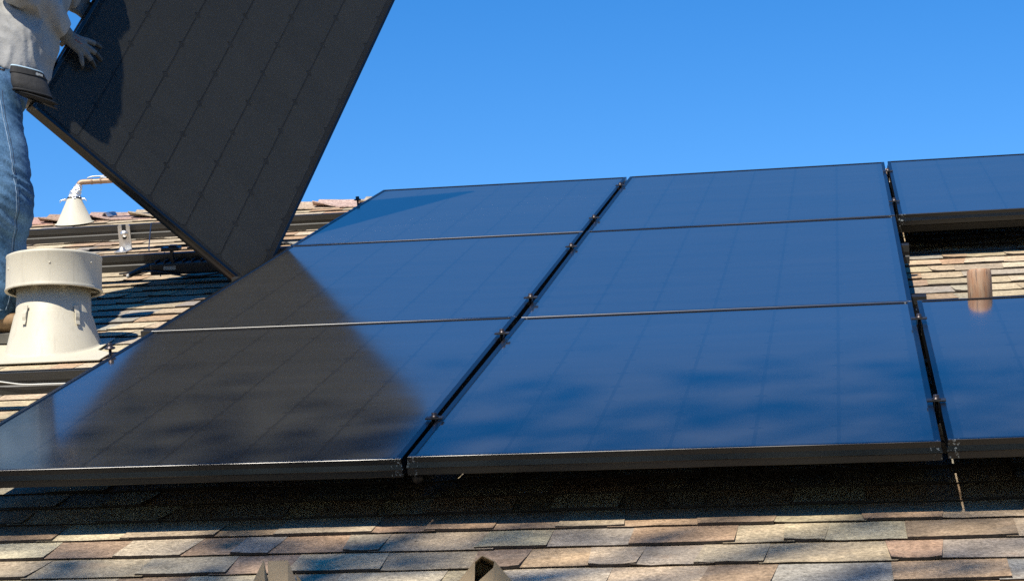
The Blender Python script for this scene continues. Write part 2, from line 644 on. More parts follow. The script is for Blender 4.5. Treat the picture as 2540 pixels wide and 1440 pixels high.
def shingle_geo(w, thick, seed):
    r = random.Random(seed)
    nx, ny = 4, 2
    if thick > 0.0045:
        s0, s1 = r.uniform(-0.016, 0.016), r.uniform(-0.016, 0.016)
        a0, a1 = 0.0, w
    else:                                        # lower layer runs on under its neighbours
        s0 = s1 = 0.0
        a0, a1 = -0.022, w + 0.022
    curl = [r.uniform(0, 0.0014) for _ in range(nx + 1)]
    if r.random() < 0.28:
        curl[0] += r.uniform(0.001, 0.0036)
    if r.random() < 0.28:
        curl[-1] += r.uniform(0.001, 0.0036)
    wav = [r.uniform(-0.0016, 0.0016) for _ in range(nx + 1)]
    v, f = [], []
    for j in range(ny + 1):
        y = SH_L * j / ny
        for i in range(nx + 1):
            a = i / nx
            k = 1 - j / ny
            x0, x1 = a0 + s0 * k, a1 + s1 * k
            top = 0.0025 + thick * k * (0.55 + 0.45 * k) - 0.001 * (1 - k)
            v.append(Vector((x0 + (x1 - x0) * a, y + (wav[i] if j == 0 else 0), top + curl[i] * k * k)))
    for j in range(ny):
        for i in range(nx):
            a = j * (nx + 1) + i
            f.append((a, a + 1, a + nx + 2, a + nx + 1))
    b0 = len(v)
    for i in range(nx + 1):
        p = v[i]
        v.append(Vector((p.x, p.y + 0.001, p.z - thick + 0.0008 - 0.0)))
    for i in range(nx):
        f.append((b0 + i, b0 + i + 1, i + 1, i))
    # the two cut ends
    for side in (0, nx):
        e = len(v)
        for j in range(1, ny + 1):
            p = v[j * (nx + 1) + side]
            v.append(Vector((p.x, p.y, -0.003)))
        chain_t = [side, (nx + 1) + side, 2 * (nx + 1) + side]
        chain_b = [b0 + side, e, e + 1]
        for j in range(ny):
            q = (chain_t[j], chain_t[j + 1], chain_b[j + 1], chain_b[j])
            f.append(q if side == 0 else tuple(reversed(q)))
    return v, f


WIDTHS = [0.085, 0.105, 0.120, 0.135, 0.150, 0.170, 0.195]
VARIANTS = []
for wi, w in enumerate(WIDTHS):
    for k in range(4):
        th = (0.0034, 0.0066)[k % 2]
        VARIANTS.append((w, th, *shingle_geo(w, th, 100 + wi * 10 + k)))


def covered(u, v):
    if v < 0.14 and u > -1.02:
        return False
    if u > -1.0:
        if v > 4.84:
            return True
        if u > 0.98 and 1.70 < v < 3.16:
            return False
        return True
    return v < 1.0


def screen(p):
    d = p - CAM_POS
    z = d.dot(CAM_F)
    if z < 0.2:
        return None
    return 0.5 + cd.lens / 36 * d.dot(CAM_R) / z - cd.shift_x, 0.5 + (cd.lens / 36 * d.dot(CAM_U) / z) * 1024 / 580, z


pieces = []
n_courses = int((V_RIDGE - 0.02 - V_EAVE) / COURSE)
for c in range(n_courses):
    v = V_EAVE + c * COURSE
    u = U0 - rng.uniform(0, 0.25)
    raised = rng.random() < 0.5
    while u < U1 - 0.05:
        cand = [x for x in VARIANTS if (x[1] > 0.0045) == raised]
        k = rng.choice(cand)
        raised = not raised
        if u + k[0] > U0:
            pieces.append((u, v + rng.uniform(-0.003, 0.003), k, rng.gauss(0, 0.006), tone()))
        u += k[0] + rng.choice((-0.002, 0.0, 0.0015))
scored = []
for i, (u, v, k, rz, tn) in enumerate(pieces):
    s = screen(S(u + k[0] / 2, v + 0.06, NR))
    a = 0
    if s and -0.05 < s[0] < 1.05 and -0.08 < s[1] < 1.02 and not covered(u + k[0] / 2, v + 0.06):
        a = k[0] / (s[2] ** 2.5)
    scored.append((a, i))
scored.sort(reverse=True)
single = {i for a, i in scored[:300] if a > 0}
vmesh = {}
sv, sf, scol = [], [], []
for i, (u, v, k, rz, tn) in enumerate(pieces):
    m = Sm(u, v, NR, rz)
    if i in single:
        key = id(k)
        if key not in vmesh:
            vmesh[key] = mesh_from('shingle', k[2], k[3])
            vmesh[key].materials.append(M['shingle'])
            vmesh[key].materials.append(M['shingle_edge'])
            vmesh[key].polygons.foreach_set('material_index', [0] * 8 + [1] * (len(k[3]) - 8))
        o = obj('shingle', vmesh[key], None, roof, HI @ m)
        o.color = (*tn, 1)
    else:
        b = len(sv)
        sv += [HI @ (m @ p) for p in k[2]]
        sf += [tuple(q + b for q in fc) for fc in k[3]]
        scol += [tn] * len(k[2])
# the far slope, never seen from here but carried on
far = Matrix.Translation((0, 2 * ridge_y, 0)) @ Matrix.Scale(-1, 4, (0, 1, 0))
for c in range(0, n_courses, 1):
    v = V_EAVE + c * COURSE
    u = U0
    while u < U1 - 0.3:
        k = VARIANTS[rng.randrange(12, len(VARIANTS))]
        b = len(sv)
        m = far @ Sm(u, v, NR)
        sv += [HI @ (m @ p) for p in k[2]]
        sf += [tuple(reversed([q + b for q in fc])) for fc in k[3]]
        scol += [tone()] * len(k[2])
        u += k[0]
me = mesh_from('shingle_field', sv, sf)
at = me.color_attributes.new('tone', 'FLOAT_COLOR', 'POINT')
at.data.foreach_set('color', [x for c in scol for x in (*c, 1.0)])
me.materials.append(M['shingle_field'])
me.materials.append(M['shingle_edge'])
nf = len(VARIANTS[0][3])
me.polygons.foreach_set('material_index', [0 if (q % nf) < 8 else 1 for q in range(len(me.polygons))])
tag(obj('shingle_field', me, None, roof), kind='stuff')


# ridge cap shingles, bent over the ridge and lapped along it
def cap_mesh(seed):
    r = random.Random(seed)
    L = r.uniform(0.27, 0.34)
    v, f = [], []
    cols = 9
    lift = [r.uniform(0.0, 0.005) for _ in range(cols)]
    lift[0] += r.uniform(0.006, 0.022)
    for j, x in enumerate((0.0, L * 0.4, L)):
        for layer in (0, 1):
            for i in range(cols):
                a = (i / (cols - 1) - 0.5) * 2
                y = a * 0.135
                z = -abs(y) * math.tan(PIT) + 0.012 * (1 - min(1, abs(a) * 3)) - 0.006
                up = (0.016, 0.009, 0.002)[j] + (lift[i] if j == 0 else 0) * (0.4 + 0.6 * abs(a))
                v.append(Vector((x + (r.uniform(-0.004, 0.004) if j == 0 else 0), y, z + up - (0.0052 if layer else 0))))
    for j in range(2):
        for i in range(cols - 1):
            a = j * 2 * cols + i
            b = (j + 1) * 2 * cols + i
            f.append((a, b, b + 1, a + 1))
            f.append((a + cols, a + cols + 1, b + cols + 1, b + cols))
    for i in range(cols - 1):
        f.append((i, i + 1, i + 1 + cols, i + cols))
    for j in range(2):
        a, b = j * 2 * cols, (j + 1) * 2 * cols
        f.append((a, a + cols, b + cols, b))
        f.append((a + cols - 1, b + cols - 1, b + 2 * cols - 1, a + 2 * cols - 1))
    me = mesh_from('ridge_shingle', v, f)
    me.materials.append(M['shingle'])
    return me


caps = [cap_mesh(s) for s in range(7)]
u = U0
i = 0
PINK = [(0.42, 0.285, 0.205), (0.40, 0.30, 0.22), (0.38, 0.26, 0.19), (0.42, 0.33, 0.245)]
while u < U1 - 0.25:
    o = obj('ridge_shingle', rng.choice(caps), None, roof, HI @ (Matrix.Translation((u, ridge_y, ridge_z + 0.013)) @ Matrix.Rotation(rng.gauss(0, 0.012), 4, 'Z')))
    o.color = (*[x * rng.uniform(0.9, 1.1) for x in rng.choice(PINK)], 1)
    u += rng.uniform(0.19, 0.24)

# ---------------------------------------------------------------- solar panels
PWID, PLEN = 1.0, 1.616
GAP = 0.01282
ROW = 1.62
FD = 0.036

# profile of the extruded frame: (inward, height)
FPROF = [(0.0115, -0.0004), (0.011, 0.0), (0.0008, 0.0), (0.0, -0.0008), (0.0, -0.0115), (-0.0030, -0.0215), (-0.0012, -0.0235), (-0.0012, -FD + 0.0006), (-0.0006, -FD),
         (0.027, -FD), (0.027, -FD + 0.0016), (0.0016, -FD + 0.0016), (0.0016, -0.0075), (0.0115, -0.0075)]


def frame_mesh():
    mb = MB()
    n = len(FPROF)
    vs_ = []
    for cx, cy, sx, sy in ((0, 0, 1, 1), (PWID, 0, -1, 1), (PWID, PLEN, -1, -1), (0, PLEN, 1, -1)):
        vs_ += [Vector((cx + sx * a, cy + sy * a, h)) for a, h in FPROF]
    fs_ = []
    for c in range(4):
        d = (c + 1) % 4
        for i in range(n):
            j = (i + 1) % n
            fs_.append((c * n + i, c * n + j, d * n + j, d * n + i))
    mb.add(vs_, fs_)
    return mb.mesh('frame')


FRAME_ME = frame_mesh()
FRAME_ME.materials.append(M['frame'])
mg = 0.009
GLASS_ME = mesh_from('glass', [(mg, mg, -0.0022), (PWID - mg, mg, -0.0022), (PWID - mg, PLEN - mg, -0.0022), (mg, PLEN - mg, -0.0022)], [(0, 1, 2, 3)])
GLASS_ME.materials.append(M['glass'])
b_ = MB().box((mg, mg, -0.0070), (PWID - mg, PLEN - mg, -0.0052))
BACK_ME = b_.mesh('backsheet')
BACK_ME.materials.append(M['backsheet'])
CP_X = 0.158
CM_X = (PWID - 6 * CP_X) / 2
CP_Y = (PLEN - 2 * CM_X) / 10
cw, ch, cc = CP_X - 0.0070, CP_Y - 0.0001, 0.0120
poly = [(-cw / 2 + cc, -ch / 2), (cw / 2 - cc, -ch / 2), (cw / 2, -ch / 2 + cc), (cw / 2, ch / 2 - cc), (cw / 2 - cc, ch / 2), (-cw / 2 + cc, ch / 2), (-cw / 2, ch / 2 - cc), (-cw / 2, -ch / 2 + cc)]
CELL_ME = MB().prism(poly, -0.0052, -0.0046).mesh('solar_cell')
CELL_ME.materials.append(M['cell'])
jb = MB().box((0.44, PLEN - 0.17, -0.027), (0.56, PLEN - 0.07, -0.0072), None, 0.004).mesh('junction_box')
jb.materials.append(M['cable'])


def panel(matrix, label, group):
    p = empty('solar_panel', matrix, label, 'solar panel', group)
    obj('frame', FRAME_ME, None, p)
    obj('glass', GLASS_ME, None, p)
    obj('backsheet', BACK_ME, None, p)
    obj('junction_box', jb, None, p)
    for i in range(6):
        for j in range(10):
            obj('solar_cell', CELL_ME, None, p, Matrix.Translation((CM_X + CP_X * (i + 0.5), CM_X + CP_Y * (j + 0.5), 0)))
    return p


def plane_matrix(u0, v0, h00, h10, h01, h11):
    """panel standing on four slightly different heights"""
    o = Vector((u0, v0, (3 * h00 + h10 + h01 - h11) / 4))
    x = Vector((PWID, 0, (h10 + h11 - h00 - h01) / 2)).normalized()
    y = Vector((0, PLEN, (h01 + h11 - h00 - h10) / 2)).normalized()
    z = x.cross(y).normalized()
    y = z.cross(x)
    return SLOPE @ Matrix(((x.x, y.x, z.x, o.x), (x.y, y.y, z.y, o.y), (x.z, y.z, z.z, o.z), (0, 0, 0, 1)))


GA = 'black framed solar panels on the roof'
UA, UB, UC = -1 - GAP, 0.0, 1 + GAP
panel(plane_matrix(UA, 0, .003, .003, .002, -.0045), 'bottom solar panel of the left column, with the dark reflection of the lifted panel', GA)
panel(plane_matrix(UA, ROW, .002, -.0045, .0046, 0), 'middle solar panel of the left column, half covered by a dark reflection', GA)
panel(plane_matrix(UA, 2 * ROW, .0046, 0, .0037, .001), 'top solar panel of the left column, its far corner in shade', GA)
panel(plane_matrix(UB, 0, .003, .003, -.0048, -.0112), 'bottom solar panel of the centre column, largest one in view, streaked blue', GA)
panel(plane_matrix(UB, ROW, -.0048, -.0112, 0, 0), 'middle solar panel of the centre column', GA)
panel(plane_matrix(UB, 2 * ROW, 0, 0, .001, .003), 'top solar panel of the centre column', GA)
panel(plane_matrix(UC, 0, .004, .004, -.0075, -.0075), 'bottom solar panel of the right column, mirroring the brown pipe', GA)
panel(plane_matrix(UC, 2 * ROW, .0015, .0015, .004, .004), 'top solar panel of the right column, above the bare strip of shingles', GA)

# the panel being set in place
HX = Vector((0.58943912, 0.58996848, -0.55181402)).normalized()
HY = Vector((0.198337, 0.55649334, 0.80683183))
HY = (HY - HX * HY.dot(HX)).normalized()
HN = HX.cross(HY)
HO = Vector((-1.7084554, 2.43573976, 1.40513704))
HELD = Matrix(((HX.x, HY.x, HN.x, HO.x), (HX.y, HY.y, HN.y, HO.y), (HX.z, HY.z, HN.z, HO.z), (0, 0, 0, 1)))
panel(HELD, 'tilted matt black solar panel held upright by the worker', None)

# ---------------------------------------------------------------- rails
RH = 0.058
rp = [(-0.018, 0), (-0.018, -0.022), (-0.0145, -0.0245), (-0.0145, -0.033), (-0.019, -0.0365), (-0.019, -RH), (0.019, -RH), (0.019, -0.0365), (0.0145, -0.033), (0.0145, -0.0245), (0.018, -0.022), (0.018, 0),
      (0.007, 0), (0.007, -0.012), (-0.007, -0.012), (-0.007, 0)]


def rail(v, u0, u1, label):
    mb = MB()
    n = len(rp)
    mb.add([Vector((x, y, z)) for x in (0, u1 - u0) for y, z in rp],
           [tuple(range(n)), tuple(reversed(range(n, 2 * n)))] + [(i, n + i, n + (i + 1) % n, (i + 1) % n) for i in range(n)])
    o = mb.build('mounting_rail', M['rail'], None, Sm(u0, v, -FD - 0.0035))
    tag(o, label, 'rail', 'mounting rails')
    return o


RV = (0.34, 1.32, 1.885, 2.85, 3.55, 4.50)
rail(RV[0], -2.9, 2.0, 'lowest dark mounting rail, hidden under the bottom row of panels')
rail(RV[1], -2.9, 2.0, 'dark mounting rail in front of the large cream vent, a white wire along it')
rail(RV[2], -1.125, 1.045, 'short dark mounting rail whose square end shows beside the lower seam of the left column')
rail(RV[3], -1.118, 1.03, 'short dark mounting rail whose square end shows beneath the corner of the lifted panel')
rail(RV[4], -3.3, 2.0, 'dark mounting rail behind the large cream vent carrying the inverter')
rail(RV[5], -3.3, 2.0, 'topmost dark mounting rail in front of the cone vent and ridge')


# ---------------------------------------------------------------- clamps
k_bolt = False


def clamp(u, v, label, steel=True):
    e = empty('panel_clamp', Sm(u, v, 0.0045), label, 'clamp', 'clamps in the gaps between panel columns')
    mb = MB().box((-0.0185, -0.011, 0), (0.0185, 0.011, 0.0035), None, 0.001)
    mb.box((-0.0048, -0.011, -0.03), (-0.0038, 0.011, 0.0005)).box((0.0038, -0.011, -0.03), (0.0048, 0.011, 0.0005))
    mb.build('cap_plate', M['clamp'], e)
    b = MB().lathe([(0, 0.0125), (0.0055, 0.0125), (0.0062, 0.0115), (0.0062, 0.006), (0.0088, 0.0055), (0.0088, 0.0036), (0, 0.0036)], 12)
    b.tube([(0, 0, 0.003), (0, 0, -0.045)], 0.0035, 8)
    b.build('bolt', M['steel'] if steel and k_bolt else M['bolt_dark'], e)
    return e


ordn = ['lowest', 'second lowest', 'third', 'fourth', 'fifth', 'topmost']
for k, v in enumerate((0.342, 1.32, 1.866, 2.845, 3.541, 4.517)):
    clamp(-GAP / 2, v, f'small clamp with a steel bolt left of the centre column, {ordn[k]} of six')
for k, v in enumerate((0.339, 1.277, 3.559, 4.489)):
    clamp(1 + GAP / 2, v, f'small clamp with a bolt right of the centre column, {["lowest", "second lowest", "second from top", "topmost"][k]} of four', k < 2)


def end_bolt(u, v, label):
    e = empty('end_clamp', Sm(u, v, -FD - 0.004), label, 'clamp', 'end clamps at the left edge of the panels')
    MB().box((-0.004, -0.012, 0), (0.0, 0.012, 0.038), None, 0.0008).box((-0.004, -0.012, 0.0365), (0.012, 0.012, 0.0405), None, 0.0008).build('bracket', M['clamp'], e)
    b = MB().tube([(-0.010, 0, -0.01), (-0.010, 0, 0.052)], 0.004, 10)
    b.lathe([(0, 0.066), (0.0065, 0.066), (0.0075, 0.064), (0.0075, 0.057), (0.0135, 0.055), (0.0145, 0.052), (0.012, 0.0505), (0, 0.0505)], 14, Matrix.Translation((-0.010, 0, 0)))
    b.build('bolt', M['bolt_dark'], e)


end_bolt(UA - 0.006, 1.312, 'dark flange bolt standing beside the large vent at the edge of the left column')
end_bolt(UA - 0.014, 4.46, 'dark flange bolt standing against the sky near the top of the left column')

# ---------------------------------------------------------------- L-foot bracket
e = empty('slotted_bracket', Sm(-2.005, 4.425, NR + 0.008) @ Matrix.Scale(1.2, 4, (1, 0, 0)), 'silver slotted bracket bolted upright against the topmost rail', 'bracket')
mb = MB().box((-0.021, -0.05, 0), (0.021, 0.03, 0.006), None, 0.002)
outer = [(-0.021, 0.0), (0.021, 0.0), (0.021, 0.098), (0.017, 0.104), (0.0075, 0.104), (0.0075, 0.05), (0.004, 0.044), (-0.004, 0.044), (-0.0075, 0.05), (-0.0075, 0.104), (-0.017, 0.104), (-0.021, 0.098)]
up = Matrix.Translation((0, 0.034, 0)) @ Matrix.Rotation(math.pi / 2, 4, 'X')
mb.prism(outer, 0.0, 0.007, up)
mb.build('bracket_body', M['mill'], e)
b = MB().lathe([(0, 0.012), (0.009, 0.011), (0.01, 0.006), (0.013, 0.0055), (0.013, 0)], 14, Matrix.Translation((0, 0.026, 0.068)) @ Matrix.Rotation(math.pi / 2, 4, 'X'))
b.build('bolt', M['mill'], e)
b = MB().lathe([(0, 0.018), (0.009, 0.017), (0.01, 0.008), (0.014, 0.007), (0.014, 0.004)], 14, Matrix.Translation((0, -0.02, 0.002)))
b.build('bolt', M['mill'], e)

# ---------------------------------------------------------------- big cream roof vent
VB = S(-1.516, 2.205, -0.138)
vent = empty('roof_vent', Matrix.Translation(VB), 'large cream painted round roof vent with a drum cap beside the worker', 'vent')
RX = Matrix.Rotation(PIT, 4, 'X')
pl = MB()
n = 6
for j in range(n + 1):
    pass
pl.prism([(-0.29, -0.235), (0.225, -0.235), (0.225, -0.13), (0.165, -0.07), (0.155, 0.13), (-0.29, 0.13)], 0.0022, 0.0046, RX)
pl.build('flashing', M['cream'], vent)


def slope_cone(rings, seg=64):
    """rings: (radius, height or None for the foot cut on the slope, extra)"""
    mb = MB()
    vs_ = []
    for r, z, on in rings:
        for k in range(seg):
            a = 2 * math.pi * k / seg
            x, y = r * math.cos(a), r * math.sin(a)
            vs_.append(Vector((x, y, (y * math.tan(PIT) + z) if on else z)))
    fs_ = []
    for i in range(len(rings) - 1):
        for k in range(seg):
            fs_.append((i * seg + k, i * seg + (k + 1) % seg, (i + 1) * seg + (k + 1) % seg, (i + 1) * seg + k))
    return mb.add(vs_, fs_, True)


slope_cone([(0.152, 0.003, True), (0.146, 0.005, True), (0.141, 0.012, True), (0.1185, 0.098, False), (0.1165, 0.102, False)]).build('base_cone', M['cream'], vent)
MB().lathe([(0.1155, 0.085), (0.1155, 0.1015), (0.1140, 0.1035), (0.1090, 0.245), (0.0, 0.245)], 64).build('stack', M['cream'], vent)
capo = MB().lathe([(0.1385, 0.1745), (0.1465, 0.172), (0.1480, 0.1755), (0.1462, 0.180), (0.1445, 0.186), (0.1440, 0.272), (0.1455, 0.2755), (0.1445, 0.280), (0.137, 0.2835), (0.0, 0.287),
                   ], 72).lathe([(0.0, 0.270), (0.139, 0.268), (0.1395, 0.176), (0.1385, 0.1745)], 72)
capo.build('cap', M['cream'], vent)
for a in (-100, -55, 35, 150):
    r_ = math.radians(a)
    m = Matrix.Rotation(r_ + math.pi / 2, 4, 'Z')
    MB().box((-0.008, -0.1395, 0.18), (0.008, -0.108, 0.183), m).build('cap_bracket', M['cream'], vent)
# little folded straps on the seam
for a in (-112, -36):
    m = Matrix.Rotation(math.radians(a) + math.pi / 2, 4, 'Z')
    s = MB()
    pr = [(-0.1185, 0.118), (-0.1215, 0.118), (-0.1235, 0.105), (-0.1285, 0.094), (-0.1300, 0.082), (-0.1285, 0.072), (-0.1320, 0.060), (-0.1300, 0.060), (-0.1255, 0.072), (-0.1265, 0.082), (-0.1250, 0.094), (-0.1205, 0.105)]
    k = len(pr)
    s.add([m @ Vector((x, y, z)) for x in (-0.007, 0.007) for y, z in pr],
          [tuple(reversed(range(k))), tuple(range(k, 2 * k))] + [(i, (i + 1) % k, k + (i + 1) % k, k + i) for i in range(k)])
    s.build('strap', M['cream'], vent)
for a, z in ((-75, 0.24), (-140, 0.235), (-20, 0.25)):
    m = Matrix.Rotation(math.radians(a) + math.pi / 2, 4, 'Z') @ Matrix.Translation((0, -0.1438, z)) @ Matrix.Rotation(math.pi / 2, 4, 'X')
    MB().lathe([(0, 0.003), (0.003, 0.002), (0.0038, -0.001)], 10, m).build('rivet', M['cream'], vent)

# ---------------------------------------------------------------- cone vent with foil neck and copper pipe
CB = S(-2.585, 5.50, -0.138)
cone = empty('cone_vent', Matrix.Translation(CB), 'small cream cone vent at the ridge with foil neck and horizontal copper pipe', 'vent')
slope_cone([(0.088, 0.004, True), (0.080, 0.006, True), (0.0325, 0.112, False), (0.029, 0.117, False), (0.024, 0.118, False)], 48).build('cone', M['cream'], cone)
MB().lathe([(0.0325, 0.111), (0.0345, 0.115), (0.0325, 0.119)], 40).build('band', M['bolt_dark'], cone)
bm = bmesh.new()
path = catmull([(0.0, 0, 0.110), (0.004, 0, 0.135), (0.014, 0, 0.158), (0.020, 0.002, 0.178)], 5)
rad = interp([0.034, 0.027, 0.020, 0.015], 5)
ft = MB().tube(path, rad, 28)
for v_ in ft.v:
    d = noise.noise(v_ * 95) * 0.0042 + noise.noise(v_ * 230) * 0.002
    ax = Vector((0.010, 0, v_.z))
    v_ += (v_ - ax).normalized() * d
ft.sm = [False] * len(ft.sm)
ft.build('foil_wrap', M['foil'], cone)
MB().tube(catmull([(0.036, -0.004, 0.112), (0.055, -0.01, 0.108), (0.062, -0.012, 0.098)], 4), [0.004, 0.006, 0.005, 0.004, 0.0035, 0.003, 0.002, 0.002, 0.001], 7).build('foil_scrap', M['foil'], cone)
MB().tube(catmull([(-0.036, -0.004, 0.112), (-0.058, -0.012, 0.108), (-0.064, -0.014, 0.096)], 4), [0.004, 0.006, 0.005, 0.004, 0.0035, 0.003, 0.002, 0.002, 0.001], 7).build('foil_scrap', M['foil'], cone)
pp = catmull([(0.016, 0, 0.165), (0.021, 0.002, 0.182), (0.032, 0.004, 0.190), (0.055, 0.007, 0.1915), (0.15, 0.02, 0.1945), (0.27, 0.036, 0.199), (0.52, 0.07, 0.206)], 6)
MB().tube(pp, 0.0125, 16).build('copper_pipe', M['copper'], cone)
for x, y, z in ((0.075, 0.0095, 0.192), (0.115, 0.015, 0.1935)):
    MB().tube([(x, y, z), (x + 0.008, y + 0.001, z)], 0.0140, 16).build('coupling', M['copper'], cone)
wr = [[(0.06, 0.0, 0.206), (0.085, 0.0, 0.213), (0.14, 0.008, 0.215), (0.20, 0.012, 0.222), (0.235, 0.01, 0.231)],
      [(0.16, 0.005, 0.238), (0.20, 0.01, 0.232), (0.235, 0.012, 0.226), (0.30, 0.02, 0.218), (0.35, 0.03, 0.214)],
      [(0.175, 0.006, 0.2365), (0.180, 0.004, 0.247)],
      [(0.12, 0.005, 0.208), (0.17, 0.012, 0.205), (0.23, 0.015, 0.2115), (0.26, 0.02, 0.206)]]
for w_ in wr:
    MB().tube(catmull(w_, 4), 0.0032, 6).build('loose_wire', M['bare_wire'], cone)
fs = MB()
for s_ in (-1, 1):
    fs.box((-0.004, -0.03, 0), (0.004, 0.03, 0.003), Matrix.Translation((s_ * 0.012, 0, 0.014)) @ Matrix.Rotation(s_ * 0.9, 4, 'Y') @ Matrix.Scale(2.6, 4, (1, 0, 0)))
tag(fs.build('bent_flashing', M['mill'], None, Sm(-2.455, 5.62, NR + 0.014, -0.5)), 'small bent metal strip lying right of the cone vent', 'flashing')

# ---------------------------------------------------------------- brown pipe in the empty bay
pb = S(1.176, 1.715, -0.142)
pe = empty('vent_pipe', Matrix.Translation(pb), 'weathered brown upright pipe standing behind the bottom right panel', 'pipe')
MB().lathe([(0.0, 0.0), (0.0310, 0.0), (0.0310, 0.178), (0.0302, 0.186), (0.0285, 0.189), (0.0262, 0.188), (0.0262, 0.10), (0, 0.10)], 40).build('pipe', M['pipe'], pe)
slope_cone([(0.065, 0.003, True), (0.055, 0.006, True), (0.036, 0.022, False), (0.0312, 0.028, False)], 36).build('pipe_boot', M['cable'], pe)

# pale peg under the upper right panel
pg = MB().lathe([(0, -0.030), (0.004, -0.022), (0.009, -0.012), (0.0092, 0.012), (0, 0.012)], 10)
tag(pg.build('wooden_peg', M['wood'], None, Sm(1.052, 3.60, -0.083)), 'pale pointed wooden peg under the corner of the top right panel', 'peg')
# ---------------------------------------------------------------- inverter, cables
iv = empty('micro_inverter', Sm(-1.49, 3.478, -0.075), 'flat black inverter on the rail left of the lifted panel, grey label on it', 'inverter')
body = MB().box((-0.10, -0.03, -0.030), (0.16, 0.03, 0.012), None, 0.007)
body.build('casing', M['inverter'], iv)
for k in range(7):
    MB().box((-0.08 + k * 0.034, -0.028, 0.012), (-0.076 + k * 0.034, 0.028, 0.020)).build('cooling_fin', M['inverter'], iv)
MB().box((-0.048, -0.0318, -0.012), (-0.002, -0.0302, 0.001)).build('label_plate', M['label_grey'], iv)
MB().tube(catmull([(-0.10, -0.01, -0.004), (-0.13, -0.015, -0.008), (-0.16, -0.02, -0.018), (-0.178, -0.022, -0.026)], 4), interp([0.016, 0.013, 0.010, 0.009], 4), 12).build('connector', M['inverter'], iv)
MB().tube([(-0.178, -0.022, -0.026), (-0.188, -0.023, -0.030)], [0.0085, 0.0075], 12).build('connector_tip', M['label_grey'], iv)
MB().box((-0.056, -0.02, 0.052), (0.012, 0.02, 0.066), None, 0.004).box((-0.03, -0.012, 0.066), (0.0, 0.012, 0.073), None, 0.003).box((-0.026, -0.008, 0.012), (-0.016, 0.008, 0.054)).build('cable_clip', M['inverter'], iv)


def cable(pts, r, label, mat='cable', name='cable'):
    o = MB().tube(catmull(pts, 7), r, 8).build(name, M[mat])
    return tag(o, label, 'cable')


cable([S(-1.45, 3.47, -0.016), S(-1.36, 3.46, -0.006), S(-1.27, 3.47, -0.022), S(-1.18, 3.46, -0.010), S(-1.10, 3.42, -0.03), S(-1.02, 3.40, -0.05)], 0.0036, 'black cable running right from the inverter along the rail')
cable([S(-1.14, 3.36, -0.05), S(-1.10, 3.345, -0.018), S(-1.062, 3.34, 0.000), S(-1.032, 3.33, -0.006), S(-1.005, 3.33, -0.045)], 0.0042, 'black cable loop at the corner between the upper two panels of the left column')
cable([S(-1.72, 3.50, -0.10), S(-1.58, 3.44, -0.088), S(-1.42, 3.43, -0.112), S(-1.25, 3.44, -0.10), S(-1.12, 3.42, -0.115)], 0.0036, 'black cable sagging below the inverter')
cable([(-1.853, 4.128, 1.352), (-1.80, 3.95, 1.275), (-1.71, 3.66, 1.165), (-1.652, 3.483, 1.112)], 0.0022, 'thin black wire stretched between the two upper rails')
cable([S(-1.62, 1.292, -0.052), S(-1.40, 1.294, -0.055), S(-1.345, 1.295, -0.058), S(-1.27, 1.294, -0.069), S(-1.20, 1.296, -0.071), S(-1.10, 1.297, -0.072), S(-1.02, 1.30, -0.07)], 0.0019, 'thin white wire lying along the rail below the large vent', 'wire_white', 'wire')


cable([S(0.006, 0.055, -0.052), S(0.004, 0.12, -0.056), S(0.006, 0.22, -0.064), S(0.003, 0.315, -0.055)], 0.011, 'added black cable blocking sunlight in the gap between the left and centre columns')  # added only to stop the sun streak falling through this gap


# ---------------------------------------------------------------- folded tan sheets at the lower edge
def folded(name, origin, tris, label):
    o_ = MB()
    for tri in tris:
        a, b, c = [Vector(p) for p in tri]
        nrm = (b - a).cross(c - a).normalized() * 0.0011
        o_.add([a, b, c, a - nrm, b - nrm, c - nrm], [(0, 1, 2), (5, 4, 3), (0, 3, 4, 1), (1, 4, 5, 2), (2, 5, 3, 0)])
    o = o_.build(name, M['kraft'], None, origin)
    return tag(o, label, 'folded sheet', 'folded tan sheets on the lower roof')


w0 = S(-0.158, -0.43, -0.137)
F1 = Matrix.Translation(w0) @ Matrix.Rotation(math.radians(11), 4, 'Z') @ Matrix.Scale(1.15, 4)
folded('folded_sheet', F1, [((-0.062, -0.01, -0.02), (-0.022, 0.000, -0.02), (-0.026, 0.004, 0.054)),
                            ((-0.022, 0.0, -0.02), (-0.010, 0.02, -0.02), (-0.026, 0.004, 0.054)),
                            ((-0.018, 0.0, -0.02), (0.012, -0.006, -0.02), (-0.020, 0.006, 0.052)),
                            ((0.012, -0.006, -0.02), (0.011, 0.004, 0.053), (-0.020, 0.006, 0.052)),
                            ((0.012, -0.006, -0.02), (0.040, 0.012, -0.02), (0.011, 0.004, 0.053)),
                            ((0.034, 0.016, -0.02), (0.062, 0.012, -0.02), (0.022, 0.014, 0.034)),
                            ((-0.030, 0.006, -0.01), (-0.014, 0.004, 0.024), (-0.008, 0.012, -0.02))],
       'crumpled tan folded sheet with two pointed tips at the lower edge, left one')
w1 = S(0.203, -0.40, -0.120)
F2 = Matrix.Translation(w1) @ Matrix.Rotation(math.radians(11), 4, 'Z') @ Matrix.Scale(1.2, 4)
hood_f = {'L0': (-0.060, -0.034), 'L1': (-0.0135, 0.021), 'T': (-0.003, 0.0295), 'R1': (0.0145, 0.021), 'R0': (0.062, -0.034), 'B': (-0.0085, -0.006), 'R2': (0.0128, 0.0125), 'M': (0.010, -0.034), 'N': (-0.016, -0.034)}
FT = {k: (v[0], 0.0 if k not in ('L0', 'R0') else 0.012, v[1]) for k, v in hood_f.items()}
BK = {k: (v[0] * 0.9, 0.075, v[1] - 0.006) for k, v in hood_f.items()}
tri = []
